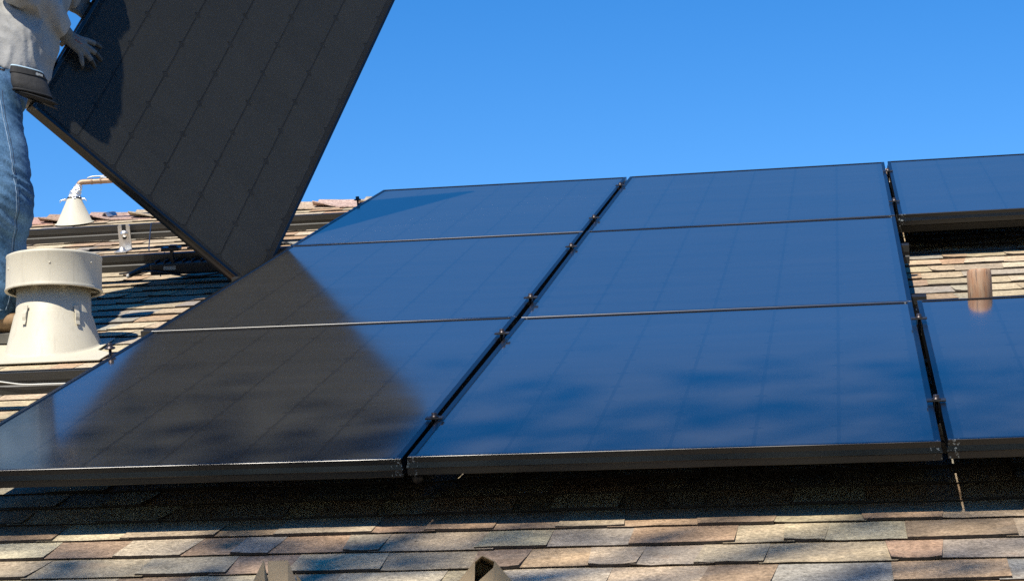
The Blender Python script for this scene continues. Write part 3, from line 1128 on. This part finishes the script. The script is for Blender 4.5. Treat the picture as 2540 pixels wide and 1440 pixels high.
for a, b_ in (('L0', 'L1'), ('L1', 'T'), ('T', 'R1'), ('R1', 'R0')):
    tri += [(FT[a], BK[a], FT[b_]), (BK[a], BK[b_], FT[b_])]
tri += [(BK['L0'], BK['R0'], BK['L1']), (BK['L1'], BK['R0'], BK['R1']), (BK['L1'], BK['R1'], BK['T']),
        (FT['L0'], FT['N'], FT['L1']), (FT['R2'], FT['B'], FT['M']), (FT['R2'], FT['M'], FT['R1']), (FT['R1'], FT['M'], FT['R0']), (FT['B'], (-0.012, 0.0, -0.034), FT['M'])]
folded('folded_sheet', F2, tri,
       'tan folded sheet with a dark hollow under one blunt peak at the lower edge')


# ---------------------------------------------------------------- the worker
def remesh(mb, name, voxel, mat, parent, smooth_it=2, disp=None, matrix=None):
    me = mb.mesh(name + '_raw')
    o = bpy.data.objects.new(name + '_raw', me)
    COL.objects.link(o)
    md = o.modifiers.new('r', 'REMESH')
    md.mode = 'VOXEL'
    md.voxel_size = voxel
    md2 = o.modifiers.new('s', 'SMOOTH')
    md2.iterations = smooth_it
    md2.factor = 0.6
    dg = bpy.context.evaluated_depsgraph_get()
    dg.update()
    ev = o.evaluated_get(dg)
    out = bpy.data.meshes.new_from_object(ev)
    bpy.data.objects.remove(o)
    bpy.data.meshes.remove(me)
    out.name = name
    if disp:
        out.update()
        no = [v.normal.copy() for v in out.vertices]
        for v, n_ in zip(out.vertices, no):
            v.co += n_ * disp(v.co)
    out.polygons.foreach_set('use_smooth', [True] * len(out.polygons))
    out.update()
    out.materials.clear()
    return obj(name, out, mat, parent, matrix)


FOOT = Vector((-1.72, 2.22660569, 0.59315014))
PM = Matrix.Translation(FOOT) @ Matrix.Rotation(math.radians(11.61), 4, 'Z')
PMI = PM.inverted()
HL = PMI @ HELD                                  # held panel as the worker sees it


def hp(s, t_, n_):
    return HL @ Vector((s, t_, n_))


r_leg = [(-0.030, 0.025, 0.10), (-0.018, 0.020, 0.14), (-0.006, 0.011, 0.203), (0.001, -0.009, 0.326), (0.016, -0.055, 0.455), (-0.028, -0.005, 0.645), (-0.072, 0.065, 0.780), (-0.095, 0.130, 0.835)]
l_leg = [(-0.334, 0.60, 0.20), (-0.334, 0.568, 0.26), (-0.325, 0.53, 0.34), (-0.28, 0.398, 0.575), (-0.215, 0.36, 0.725), (-0.142, 0.29, 0.835), (-0.11, 0.26, 0.89)]
torso = [(-0.105, 0.182, 0.820), (-0.092, 0.200, 0.885), (-0.074, 0.222, 0.949), (-0.050, 0.258, 1.038), (-0.034, 0.322, 1.182), (0.006, 0.378, 1.345), (0.050, 0.420, 1.455), (0.080, 0.430, 1.520), (0.097, 0.435, 1.555)]
r_arm = [(0.050, 0.285, 1.485), (0.040, 0.212, 1.442), (0.018, 0.140, 1.348), (-0.002, 0.100, 1.242), (0.064, 0.205, 1.162)]
wrist = hp(-0.043, 0.288, 0.045)
l_arm = [(0.075, 0.530, 1.500), (0.065, 0.570, 1.470), (0.080, 0.600, 1.420), (0.110, 0.630, 1.362)]
l_wrist = hp(-0.045, 0.52, -0.06)


def ctube(mb, pts, rad, seg=20, sub=4):
    mb.tube(catmull(pts, sub), interp(rad, sub), seg)


bd = MB()
ctube(bd, [(-0.04, 0.025, 0.03)] + r_leg, [0.04, 0.042, 0.044, 0.052, 0.052, 0.058, 0.065, 0.075, 0.07])
ctube(bd, [(-0.334, 0.62, 0.14)] + l_leg, [0.04, 0.042, 0.044, 0.05, 0.058, 0.065, 0.075, 0.07])
ctube(bd, torso, [(0.09, 0.12), (0.09, 0.12), (0.09, 0.12), (0.09, 0.12), (0.09, 0.12), (0.085, 0.13), (0.08, 0.13), (0.06, 0.09), (0.05, 0.06)])
ctube(bd, r_arm + [wrist], [0.036, 0.036, 0.034, 0.032, 0.030, 0.026])
ctube(bd, l_arm + [l_wrist], [0.036, 0.036, 0.034, 0.030, 0.026])
# neck and head, turned down towards the panel
ctube(bd, [(0.097, 0.435, 1.525), (0.105, 0.442, 1.600), (0.112, 0.448, 1.660)], [0.062, 0.056, 0.055], 18)
HC = Vector((0.125, 0.450, 1.735))
HROT = Matrix.Translation(HC) @ Euler((0, math.radians(18), math.radians(18)), 'XYZ').to_matrix().to_4x4()
hd = MB()
hd.lathe([(0, -0.12), (0.03, -0.117), (0.052, -0.10), (0.064, -0.07), (0.072, -0.03), (0.077, 0.01), (0.078, 0.05), (0.070, 0.085), (0.050, 0.108), (0.025, 0.118), (0, 0.12)], 28)
hd.v = [HROT @ Vector((v.x * 1.22 + (0.012 if v.z < -0.05 else 0), v.y, v.z)) for v in hd.v]
bd.add(hd.v, hd.f, True)
no_ = MB().tube([(0.088, 0, 0.02), (0.104, 0, -0.012), (0.108, 0, -0.028), (0.09, 0, -0.036)], [0.008, 0.011, 0.013, 0.008], 10)
bd.add([HROT @ v for v in no_.v], no_.f, True)
for s_ in (-1, 1):
    er = MB().tube([(0.002, s_ * 0.074, 0.018), (-0.006, s_ * 0.086, 0.024), (-0.010, s_ * 0.088, 0.0), (0.0, s_ * 0.078, -0.024)], [0.008, 0.010, 0.009, 0.006], 8)
    bd.add([HROT @ v for v in er.v], er.f, True)
person = remesh(bd, 'person', 0.009, M['skin'], None, 3, None, PM)
tag(person, 'person in grey shirt, blue jeans and work gloves, leaning to steady the lifted panel', 'person')
for s_ in (-1, 1):
    MB().lathe([(0, -0.013), (0.009, -0.009), (0.013, 0), (0.009, 0.009), (0, 0.013)], 14, HROT @ Matrix.Translation((0.082, s_ * 0.031, 0.004))).build('eye', M['eye_white'], person)
    MB().lathe([(0, 0.0142), (0.005, 0.0125), (0.0065, 0.0105)], 12, HROT @ Matrix.Translation((0.082, s_ * 0.031, 0.004)) @ Matrix.Rotation(math.pi / 2, 4, 'Y')).build('iris', M['iris'], person)
MB().tube([HROT @ Vector(p) for p in ((0.088, -0.026, -0.062), (0.098, 0, -0.060), (0.088, 0.026, -0.062))], [0.003, 0.0065, 0.003], 8).build('mouth', M['lip'], person)
hr = MB().lathe([(0.083, 0.0), (0.086, 0.05), (0.078, 0.09), (0.055, 0.118), (0.025, 0.129), (0, 0.131)], 28)
hr.v = [HROT @ Vector((v.x * 1.16 - 0.012, v.y, v.z)) for v in hr.v]
hr.build('hair', M['hair'], person)


def folds_shirt(p):
    w = noise.noise(p * 6.0) * 1.6
    a = noise.noise(Vector((p.x * 6, p.y * 6, p.z * 7 + 3)))
    # long creases running down across the cloth, and tighter ones at the elbow and cuff
    q1 = 1 - abs(noise.noise(Vector((p.x * 17 + p.z * 7 + w, p.y * 9, p.z * 5 - p.x * 6)))) * 2.6
    arm = math.exp(-((p - Vector((0.03, 0.15, 1.20))).length / 0.13) ** 2)
    q2 = 1 - abs(noise.noise(Vector((p.x * 30 + p.y * 12 + w, p.y * 22, p.z * 12 + 9)))) * 2.6
    return 0.007 * a + 0.0085 * max(-0.4, q1) + 0.010 * arm * max(-0.5, q2) - 0.004


sh = MB()
ctube(sh, torso[1:], [(0.142, 0.182), (0.142, 0.182), (0.142, 0.176), (0.136, 0.172), (0.130, 0.176), (0.118, 0.185), (0.095, 0.155), (0.07, 0.075)], 28)
ctube(sh, [(0.07, 0.38, 1.48)] + r_arm + [(wrist * 0.5 + Vector(r_arm[-1]) * 0.5), wrist - (wrist - Vector(r_arm[-1])).normalized() * 0.012], [0.07, 0.078, 0.074, 0.068, 0.070, 0.066, 0.058, 0.042], 22)
ctube(sh, [(0.07, 0.38, 1.48)] + l_arm + [l_wrist + Vector((-0.025, -0.05, 0.005))], [0.07, 0.078, 0.078, 0.07, 0.062, 0.050], 22)
remesh(sh, 'shirt', 0.0060, M['shirt'], person, 4, folds_shirt)


def folds_jeans(p):
    knee = math.exp(-((p.z - 0.46) / 0.13) ** 2) + math.exp(-((p.z - 0.16) / 0.08) ** 2) + 0.4 * math.exp(-((p.z - 0.74) / 0.08) ** 2)
    a = noise.noise(Vector((p.x * 8, p.y * 8, p.z * 30 + p.x * 22)))
    b_ = noise.noise(Vector((p.x * 7, p.y * 7, p.z * 8 + 5)))
    return 0.011 * knee * (1 - 2.2 * abs(a)) + 0.006 * b_


jn = MB()
ctube(jn, r_leg, [(0.074, 0.078), (0.076, 0.078), (0.078, 0.078), (0.077, 0.077), (0.082, 0.082), (0.095, 0.095), (0.108, 0.108), (0.095, 0.10)], 24)
ctube(jn, l_leg, [0.074, 0.076, 0.078, 0.084, 0.095, 0.108, 0.095], 24)
ctube(jn, torso[:3], [(0.118, 0.155), (0.118, 0.155), (0.112, 0.15)], 28)
jeans = remesh(jn, 'jeans', 0.0060, M['denim'], person, 4, folds_jeans)
jeans_bvh = BVHTree.FromPolygons([v.co for v in jeans.data.vertices], [tuple(p.vertices) for p in jeans.data.polygons])
# outer side seam of the near leg, and hem
def leg_surface(path, rads, k, off):
    p = path[k]
    d = Vector((math.sin(off), -math.cos(off), 0))
    hit = jeans_bvh.ray_cast(p + d * 0.3, -d)
    return (hit[0] if hit[0] is not None else p + d * rads[k]) + d * 0.0004


pth = catmull(r_leg, 12)
rd_ = interp([0.076, 0.077, 0.078, 0.077, 0.082, 0.095, 0.112, 0.112], 12)
for off, mt in ((0.62, 'denim_seam'), (0.70, 'denim_dark')):
    pts = [leg_surface(pth, rd_, k, off - 0.1 * (k / len(pth))) for k in range(3, len(pth) - 8)]
    MB().tube(pts, 0.0013, 6).build('side_seam', M[mt], person)
hem = [Vector((-0.030 + 0.0775 * math.cos(a), 0.024 + 0.0805 * math.sin(a), 0.103 + 0.012 * math.cos(a))) for a in [2 * math.pi * k / 30 for k in range(31)]]
MB().tube(hem, [(0.008, 0.0035)] * 31, 8).build('hem', M['denim_seam'], person)
# belt
bl = [Vector((-0.098 + 0.124 * math.cos(a), 0.196 + 0.160 * math.sin(a), 0.888 - 0.010 * math.cos(a))) for a in [2 * math.pi * k / 40 for k in range(41)]]
b2 = MB()
for i in range(40):
    a, b_ = bl[i], bl[i + 1]
    up_ = Vector((0, 0, 0.019))
    b2.add([a - up_, b_ - up_, b_ + up_, a + up_], [(0, 1, 2, 3)], True)
bo = b2.build('belt', M['belt'], person)
md = bo.modifiers.new('t', 'SOLIDIFY')
md.thickness = 0.004


# boots
def boot(base, yaw, slope_m):
    m = Matrix.Translation(base) @ Matrix.Rotation(yaw, 4, 'Z') @ slope_m
    bt = MB()
    secs = [(-0.095, 0.030, 0.052), (-0.06, 0.040, 0.075), (-0.01, 0.042, 0.075), (0.05, 0.046, 0.062), (0.11, 0.050, 0.050), (0.16, 0.042, 0.044), (0.185, 0.026, 0.036)]
    for x, w, h in secs:
        pass
    bt.tube([m @ Vector((x, 0, 0.028 + h * 0.42)) for x, w, h in secs], [(w, h * 0.5) for x, w, h in secs], 18)
    bt.tube(catmull([m @ Vector((-0.045, 0, 0.06)), m @ Vector((-0.045, 0, 0.11)), m @ Vector((-0.05, 0, 0.17))], 3), interp([0.052, 0.05, 0.054], 3), 18)
    up_ = remesh(bt, 'boot', 0.007, M['leather'], person, 3)
    so = MB()
    outl = [(-0.105, -0.022), (-0.085, -0.040), (-0.03, -0.042), (0.04, -0.046), (0.11, -0.052), (0.165, -0.040), (0.192, 0.0), (0.165, 0.040), (0.11, 0.052), (0.04, 0.046), (-0.03, 0.042), (-0.085, 0.040), (-0.105, 0.022)]
    so.prism(outl, 0.0, 0.030, m)
    so.build('sole', M['sole'], up_)
    for k in range(4):
        lc = [m @ Vector((0.02 + 0.022 * k, y, 0.098 - 0.013 * k - abs(y) * 0.25)) for y in (-0.03, -0.01, 0.01, 0.03)]
        MB().tube(lc, 0.0035, 6).build('lace', M['label_grey'], up_)


sm_ = (PMI.to_3x3() @ SLOPE.to_3x3()).to_4x4() @ Matrix.Rotation(math.radians(-6), 4, 'Z')
gl_ = lambda x, y: (PMI @ Vector((0, 0, 0))).z
boot(Vector((-0.005, 0.030, 0.022)), 0.0, sm_)
boot(Vector((-0.31, 0.60, 0.022)) + Vector((0, 0, 0.60 * math.tan(PIT) * 0.98 - 0.31 * 0.2 * math.tan(PIT))), 0.25, sm_)


# gloves
def glove(fingers, palm, thumb, wrist_pts, wr_rad, dip):
    gv = MB()
    for fp, r0 in fingers:
        gv.tube(catmull(fp, 4), interp([r0 * 1.08, r0 * 1.05, r0, r0 * 0.82], 4), 12)
        gv.lathe([(0, r0 * .8), (r0 * .58, r0 * .58), (r0 * .8, 0), (r0 * .58, -r0 * .58), (0, -r0 * .8)], 10, Matrix.Translation(fp[-1]))
    for a, b_, ra, rb in palm:
        gv.tube([a, (Vector(a) + Vector(b_)) / 2, b_], [ra, (ra + rb) / 2, rb], 14)
    gv.tube(catmull(thumb, 4), interp([0.013, 0.0125, 0.011, 0.009], 4), 12)
    gv.tube(wrist_pts, wr_rad, 16)
    o = remesh(gv, 'glove', 0.0036, M['glove'], person, 2)
    o.data.materials.append(M['glove_dip'])
    o.data.materials.append(M['glove_cuff'])
    for p in o.data.polygons:
        p.material_index = dip(p.center)
    return o


fi = [([hp(*a) for a in l], r) for l, r in (
    (((0.004, 0.318, 0.036), (0.034, 0.338, 0.034), (0.068, 0.357, 0.030), (0.094, 0.376, 0.013)), 0.0098),
    (((0.006, 0.304, 0.038), (0.043, 0.315, 0.036), (0.085, 0.324, 0.031), (0.116, 0.333, 0.013)), 0.0102),
    (((0.006, 0.290, 0.037), (0.041, 0.296, 0.034), (0.081, 0.292, 0.029), (0.110, 0.292, 0.013)), 0.0098),
    (((0.002, 0.278, 0.034), (0.035, 0.281, 0.030), (0.058, 0.266, 0.024), (0.075, 0.254, 0.012)), 0.0088))]
palm = [(hp(-0.035, 0.292, 0.043), hp(0.030, 0.330, 0.034), 0.016, 0.0125),
        (hp(-0.037, 0.288, 0.043), hp(0.036, 0.312, 0.036), 0.017, 0.0128),
        (hp(-0.039, 0.284, 0.042), hp(0.036, 0.296, 0.035), 0.016, 0.0122),
        (hp(-0.040, 0.280, 0.040), hp(0.030, 0.283, 0.031), 0.014, 0.0108)]
thumb = [hp(-0.024, 0.298, 0.030), hp(-0.016, 0.312, 0.008), hp(-0.0135, 0.322, -0.020), hp(-0.008, 0.327, -0.050)]
inv = HL.inverted()


def dip_r(c):
    q = inv @ c
    tip = math.hypot(q.x - 0.0, q.y - 0.30)
    if q.x < -0.052 + 0.02 * (q.y - 0.29):
        return 2
    return 1 if (q.z < 0.021 and q.x > -0.03) or tip > 0.085 else 0


wv = (wrist - Vector(r_arm[-1])).normalized()
gR = glove(fi, palm, thumb, [wrist - wv * 0.055, wrist - wv * 0.02, wrist + wv * 0.012], [(0.034, 0.030), (0.031, 0.027), (0.030, 0.024)], dip_r)
# faded red printing on the back of the hand
for (s0, t0), n_ in (((-0.012, 0.301), 3), ((-0.004, 0.290), 3)):
    for k in range(n_):
        MB().tube([hp(s0 + k * 0.010, t0 + k * 0.003, 0.0545 - k * 0.0022), hp(s0 + k * 0.010 + 0.006, t0 + k * 0.003 + 0.005, 0.0535 - k * 0.0022)], 0.0022, 6).build('print_mark', M['glove_print'], gR)

# left hand gripping the far side of the frame
lp = [(hp(-0.045, 0.515, -0.055), hp(-0.012, 0.540, -0.045), 0.016, 0.013), (hp(-0.045, 0.50, -0.055), hp(-0.012, 0.515, -0.046), 0.017, 0.013), (hp(-0.045, 0.49, -0.055), hp(-0.012, 0.490, -0.046), 0.016, 0.012)]
lf = []
for k, (t0, r) in enumerate(((0.548, 0.0095), (0.527, 0.010), (0.506, 0.0098), (0.487, 0.0088))):
    lf.append(([hp(-0.020, t0, -0.050), hp(0.018, t0 + 0.003, -0.052), hp(0.050 - 0.004 * k, t0 + 0.003, -0.050), hp(0.072 - 0.006 * k, t0 + 0.002, -0.047)], r))
lt = [hp(-0.030, 0.53, -0.048), hp(-0.017, 0.552, -0.030), hp(-0.0145, 0.562, -0.006), hp(-0.005, 0.565, 0.011)]
lw = (l_wrist - Vector(l_arm[-1])).normalized()
glove(lf, lp, lt, [l_wrist - lw * 0.055, l_wrist - lw * 0.02, l_wrist + lw * 0.01], [(0.034, 0.030), (0.031, 0.027), (0.029, 0.024)], lambda c: 1 if (inv @ c).x > 0.02 else 0)

# ---------------------------------------------------------------- tool pouch hanging from the belt
po = empty('tool_pouch', PM @ Matrix.Translation((0.050, -0.015, 0.766)), 'black nylon tool pouch with pale blue rim hanging at the hip of the worker', 'tool pouch')
PO = Vector((0.06, -0.075, 0.75))
pw = MB()
rows = [  # (left, right, depth, z_left, z_right)
    (0.034, 0.128, 0.026, 0.866, 0.848),
    (0.032, 0.140, 0.034, 0.842, 0.826),
    (0.034, 0.150, 0.038, 0.812, 0.795),
    (0.042, 0.160, 0.036, 0.790, 0.768),
    (0.056, 0.168, 0.028, 0.778, 0.748),
    (0.078, 0.172, 0.016, 0.770, 0.738)]
ns = 28
vs_, fs_ = [], []
for L_, R_, d_, zl, zr in rows:
    for k in range(ns):
        a = 2 * math.pi * k / ns
        ca, sa = math.cos(a), math.sin(a)
        ca = math.copysign(abs(ca) ** 0.75, ca)
        sa = math.copysign(abs(sa) ** 0.75, sa)
        x = (L_ + R_) / 2 + (R_ - L_) / 2 * ca
        vs_.append(Vector((x, -0.075 + d_ * sa + (x - 0.06) * 0.35, zl + (zr - zl) * (x - L_) / (R_ - L_))) - PO)
for i in range(len(rows) - 1):
    for k in range(ns):
        fs_.append(((i + 1) * ns + k, (i + 1) * ns + (k + 1) % ns, i * ns + (k + 1) % ns, i * ns + k))
fs_.append(tuple(range((len(rows) - 1) * ns, len(rows) * ns)))
pw.add(vs_, fs_, True)
pw.build('bag', M['nylon'], po)
rim = [vs_[k] + Vector((0, 0, 0.001)) for k in range(ns)] + [vs_[0] + Vector((0, 0, 0.001))]
MB().tube(rim, 0.0030, 6).build('rim_trim', M['trim'], po)
fl = MB()
ring = [vs_[k].lerp(vs_[ns + k], 0.0) for k in range(ns)]
for k in range(ns):
    a, b_ = vs_[k], vs_[(k + 1) % ns]
    c_, d_ = vs_[ns + k], vs_[ns + (k + 1) % ns]
    out_ = lambda p, q: p + (Vector((p.x, p.y, 0)) - Vector((0.025, 0.01, 0))).normalized() * q
    fl.add([out_(a, 0.0022), out_(b_, 0.0022), out_(b_.lerp(d_, 0.9), 0.003), out_(a.lerp(c_, 0.9), 0.003)], [(3, 2, 1, 0)], True)
fl.build('top_band', M['nylon_dark'], po)
# stitched pocket fold across the front
fold = [vs_[3 * ns + k] for k in range(14, 28)]
MB().tube([p + Vector((0, -0.004, 0.0)) for p in fold], 0.0042, 8).build('pocket_edge', M['nylon_dark'], po)
fold = [vs_[4 * ns + k] for k in range(14, 28)]
MB().tube([p + Vector((0, -0.004, 0.004)) for p in fold], [(0.012, 0.004)] * len(fold), 8).build('bottom_fold', M['nylon_dark'], po)
# small white woven tag
tg = empty
i0 = 23
tA, tB = vs_[i0], vs_[i0 + 3]
tdir = (tB - tA).normalized()
tn_ = Vector((0.35, -1, 0)).normalized()
base = tA + Vector((0, 0, -0.012)) + tn_ * 0.010
tb = MB()
q_ = Vector((0, 0, 0.0065))
p1, p2 = base, base + tdir * 0.034
tb.add([p1 - q_, p2 - q_, p2 + q_, p1 + q_, p1 - q_ - tn_ * 0.001, p2 - q_ - tn_ * 0.001, p2 + q_ - tn_ * 0.001, p1 + q_ - tn_ * 0.001],
       [(0, 1, 2, 3), (7, 6, 5, 4), (0, 4, 5, 1), (1, 5, 6, 2), (2, 6, 7, 3), (3, 7, 4, 0)])
tago = tb.build('woven_tag', M['nylon_dark'], po)
lt_ = MB()
x_ = 0.003
for w_ in (0.003, 0.0034, 0.0028, 0.0036, 0.003, 0.0032):
    a = base + tdir * x_ + tn_ * 0.0008
    b_ = a + tdir * w_
    hh = Vector((0, 0, rng.uniform(0.0036, 0.0050)))
    lt_.add([a - hh, b_ - hh, b_ + hh, a + hh], [(0, 1, 2, 3)])
    x_ += w_ + 0.0012
lt_.build('tag_lettering', M['tag_white'], tago)

# ---------------------------------------------------------------- trees behind the photographer; one dapples the lower roof
def leaf_cloud(centres, n, spread, l0, l1, r):
    mb = MB()
    for c, rr in centres:
        for j in range(n):
            p = c + Vector((r.gauss(0, rr), r.gauss(0, rr), r.gauss(0, rr * spread)))
            e_ = Euler((r.uniform(-0.9, 0.9), r.uniform(-0.9, 0.9), r.uniform(0, 6.3))).to_matrix()
            l_ = r.uniform(l0, l1)
            w_ = l_ * 0.4
            mb.add([p + e_ @ Vector(x) for x in ((-l_, 0, 0), (-l_ * 0.2, -w_, l_ * 0.08), (l_, 0, 0), (-l_ * 0.2, w_, l_ * 0.08))], [(0, 1, 2), (0, 2, 3)])
    return mb


lr = random.Random(5)
TO = Vector((-5.0, -9.2, -3.9))
TC = Vector((0.45, 0.52, 0)) + SUN * 12.5
tree = empty('tree', Matrix.Translation(TO), 'tall leafy tree behind the photographer, shading the lower roof', 'tree', 'trees behind the photographer')
tk = MB()
top = TC - TO
tk.tube(catmull([(0, 0, 0), (0.1, 0.1, 3.5), (0.5, 0.4, 8.0), (1.2, 0.8, 11.6), tuple(top + Vector((-0.3, -0.3, 0.6)))], 5), interp([0.34, 0.28, 0.18, 0.08, 0.025], 5), 14)
ends = []
for k in range(16):
    a = 2 * math.pi * k / 16 + lr.uniform(-0.2, 0.2)
    q0 = Vector((0.5, 0.4, 8.0)).lerp(top, lr.uniform(0.3, 0.85))
    q2 = top + Vector((math.cos(a) * lr.uniform(0.9, 2.1), math.sin(a) * lr.uniform(0.35, 0.85), lr.uniform(-0.6, 0.6)))
    q1 = q0.lerp(q2, 0.5) + Vector((0, 0, 0.25))
    tk.tube(catmull([q0, q1, q2], 5), interp([0.032, 0.02, 0.007], 5), 8)
    ends.append((q1, q2))
tk.build('trunk', M['bark'], tree)
cs = []
for k in range(36):
    q1, q2 = lr.choice(ends)
    cs.append((q1.lerp(q2, lr.uniform(0.1, 1.1)) + Vector((lr.gauss(0, 0.3), lr.gauss(0, 0.2), lr.gauss(0, 0.25))), lr.uniform(0.16, 0.32)))
leaf_cloud(cs, 27, 0.7, 0.055, 0.095, lr).build('crown', M['leaf'], tree)
for x, y, h, rad, lab in ((-11.0, -9.5, 9.5, 2.9, 'round leafy tree behind the photographer, far left'), (-5.6, -12.5, 9.0, 2.6, 'round leafy tree behind the photographer, between the shade tree and the far left tree'),
                          (0.2, -11.5, 9.6, 3.0, 'round leafy tree straight behind the photographer'), (5.6, -10.5, 9.2, 2.9, 'round leafy tree behind the photographer, right'),
                          (11.0, -8.5, 9.6, 3.0, 'round leafy tree behind the photographer, far right')):
    t_ = empty('tree', Matrix.Translation((x, y, -3.9)), lab, 'tree', 'trees behind the photographer')
    tb_ = MB().tube(catmull([(0, 0, 0), (0.1, 0.05, h * 0.4), (-0.1, 0.1, h * 0.85)], 5), interp([0.26, 0.18, 0.06], 5), 10)
    for k in range(6):
        a = k * 1.05 + lr.uniform(-.3, .3)
        tb_.tube([(0, 0.05, h * 0.4), (math.cos(a) * rad * 0.4, math.sin(a) * rad * 0.4, h * 0.55), (math.cos(a) * rad * 0.8, math.sin(a) * rad * 0.8, h * 0.66)], [0.1, 0.06, 0.02], 7)
    tb_.build('trunk', M['bark'], t_)
    cs = []
    while len(cs) < 70:
        p = Vector((lr.uniform(-1, 1), lr.uniform(-1, 1), lr.uniform(-1, 1)))
        if p.length < 1:
            cs.append((Vector((p.x * rad, p.y * rad, h * 0.68 + p.z * h * 0.33)), lr.uniform(0.35, 0.6)))
    leaf_cloud(cs, 60, 0.8, 0.14, 0.24, lr).build('crown', M['leaf'], t_)
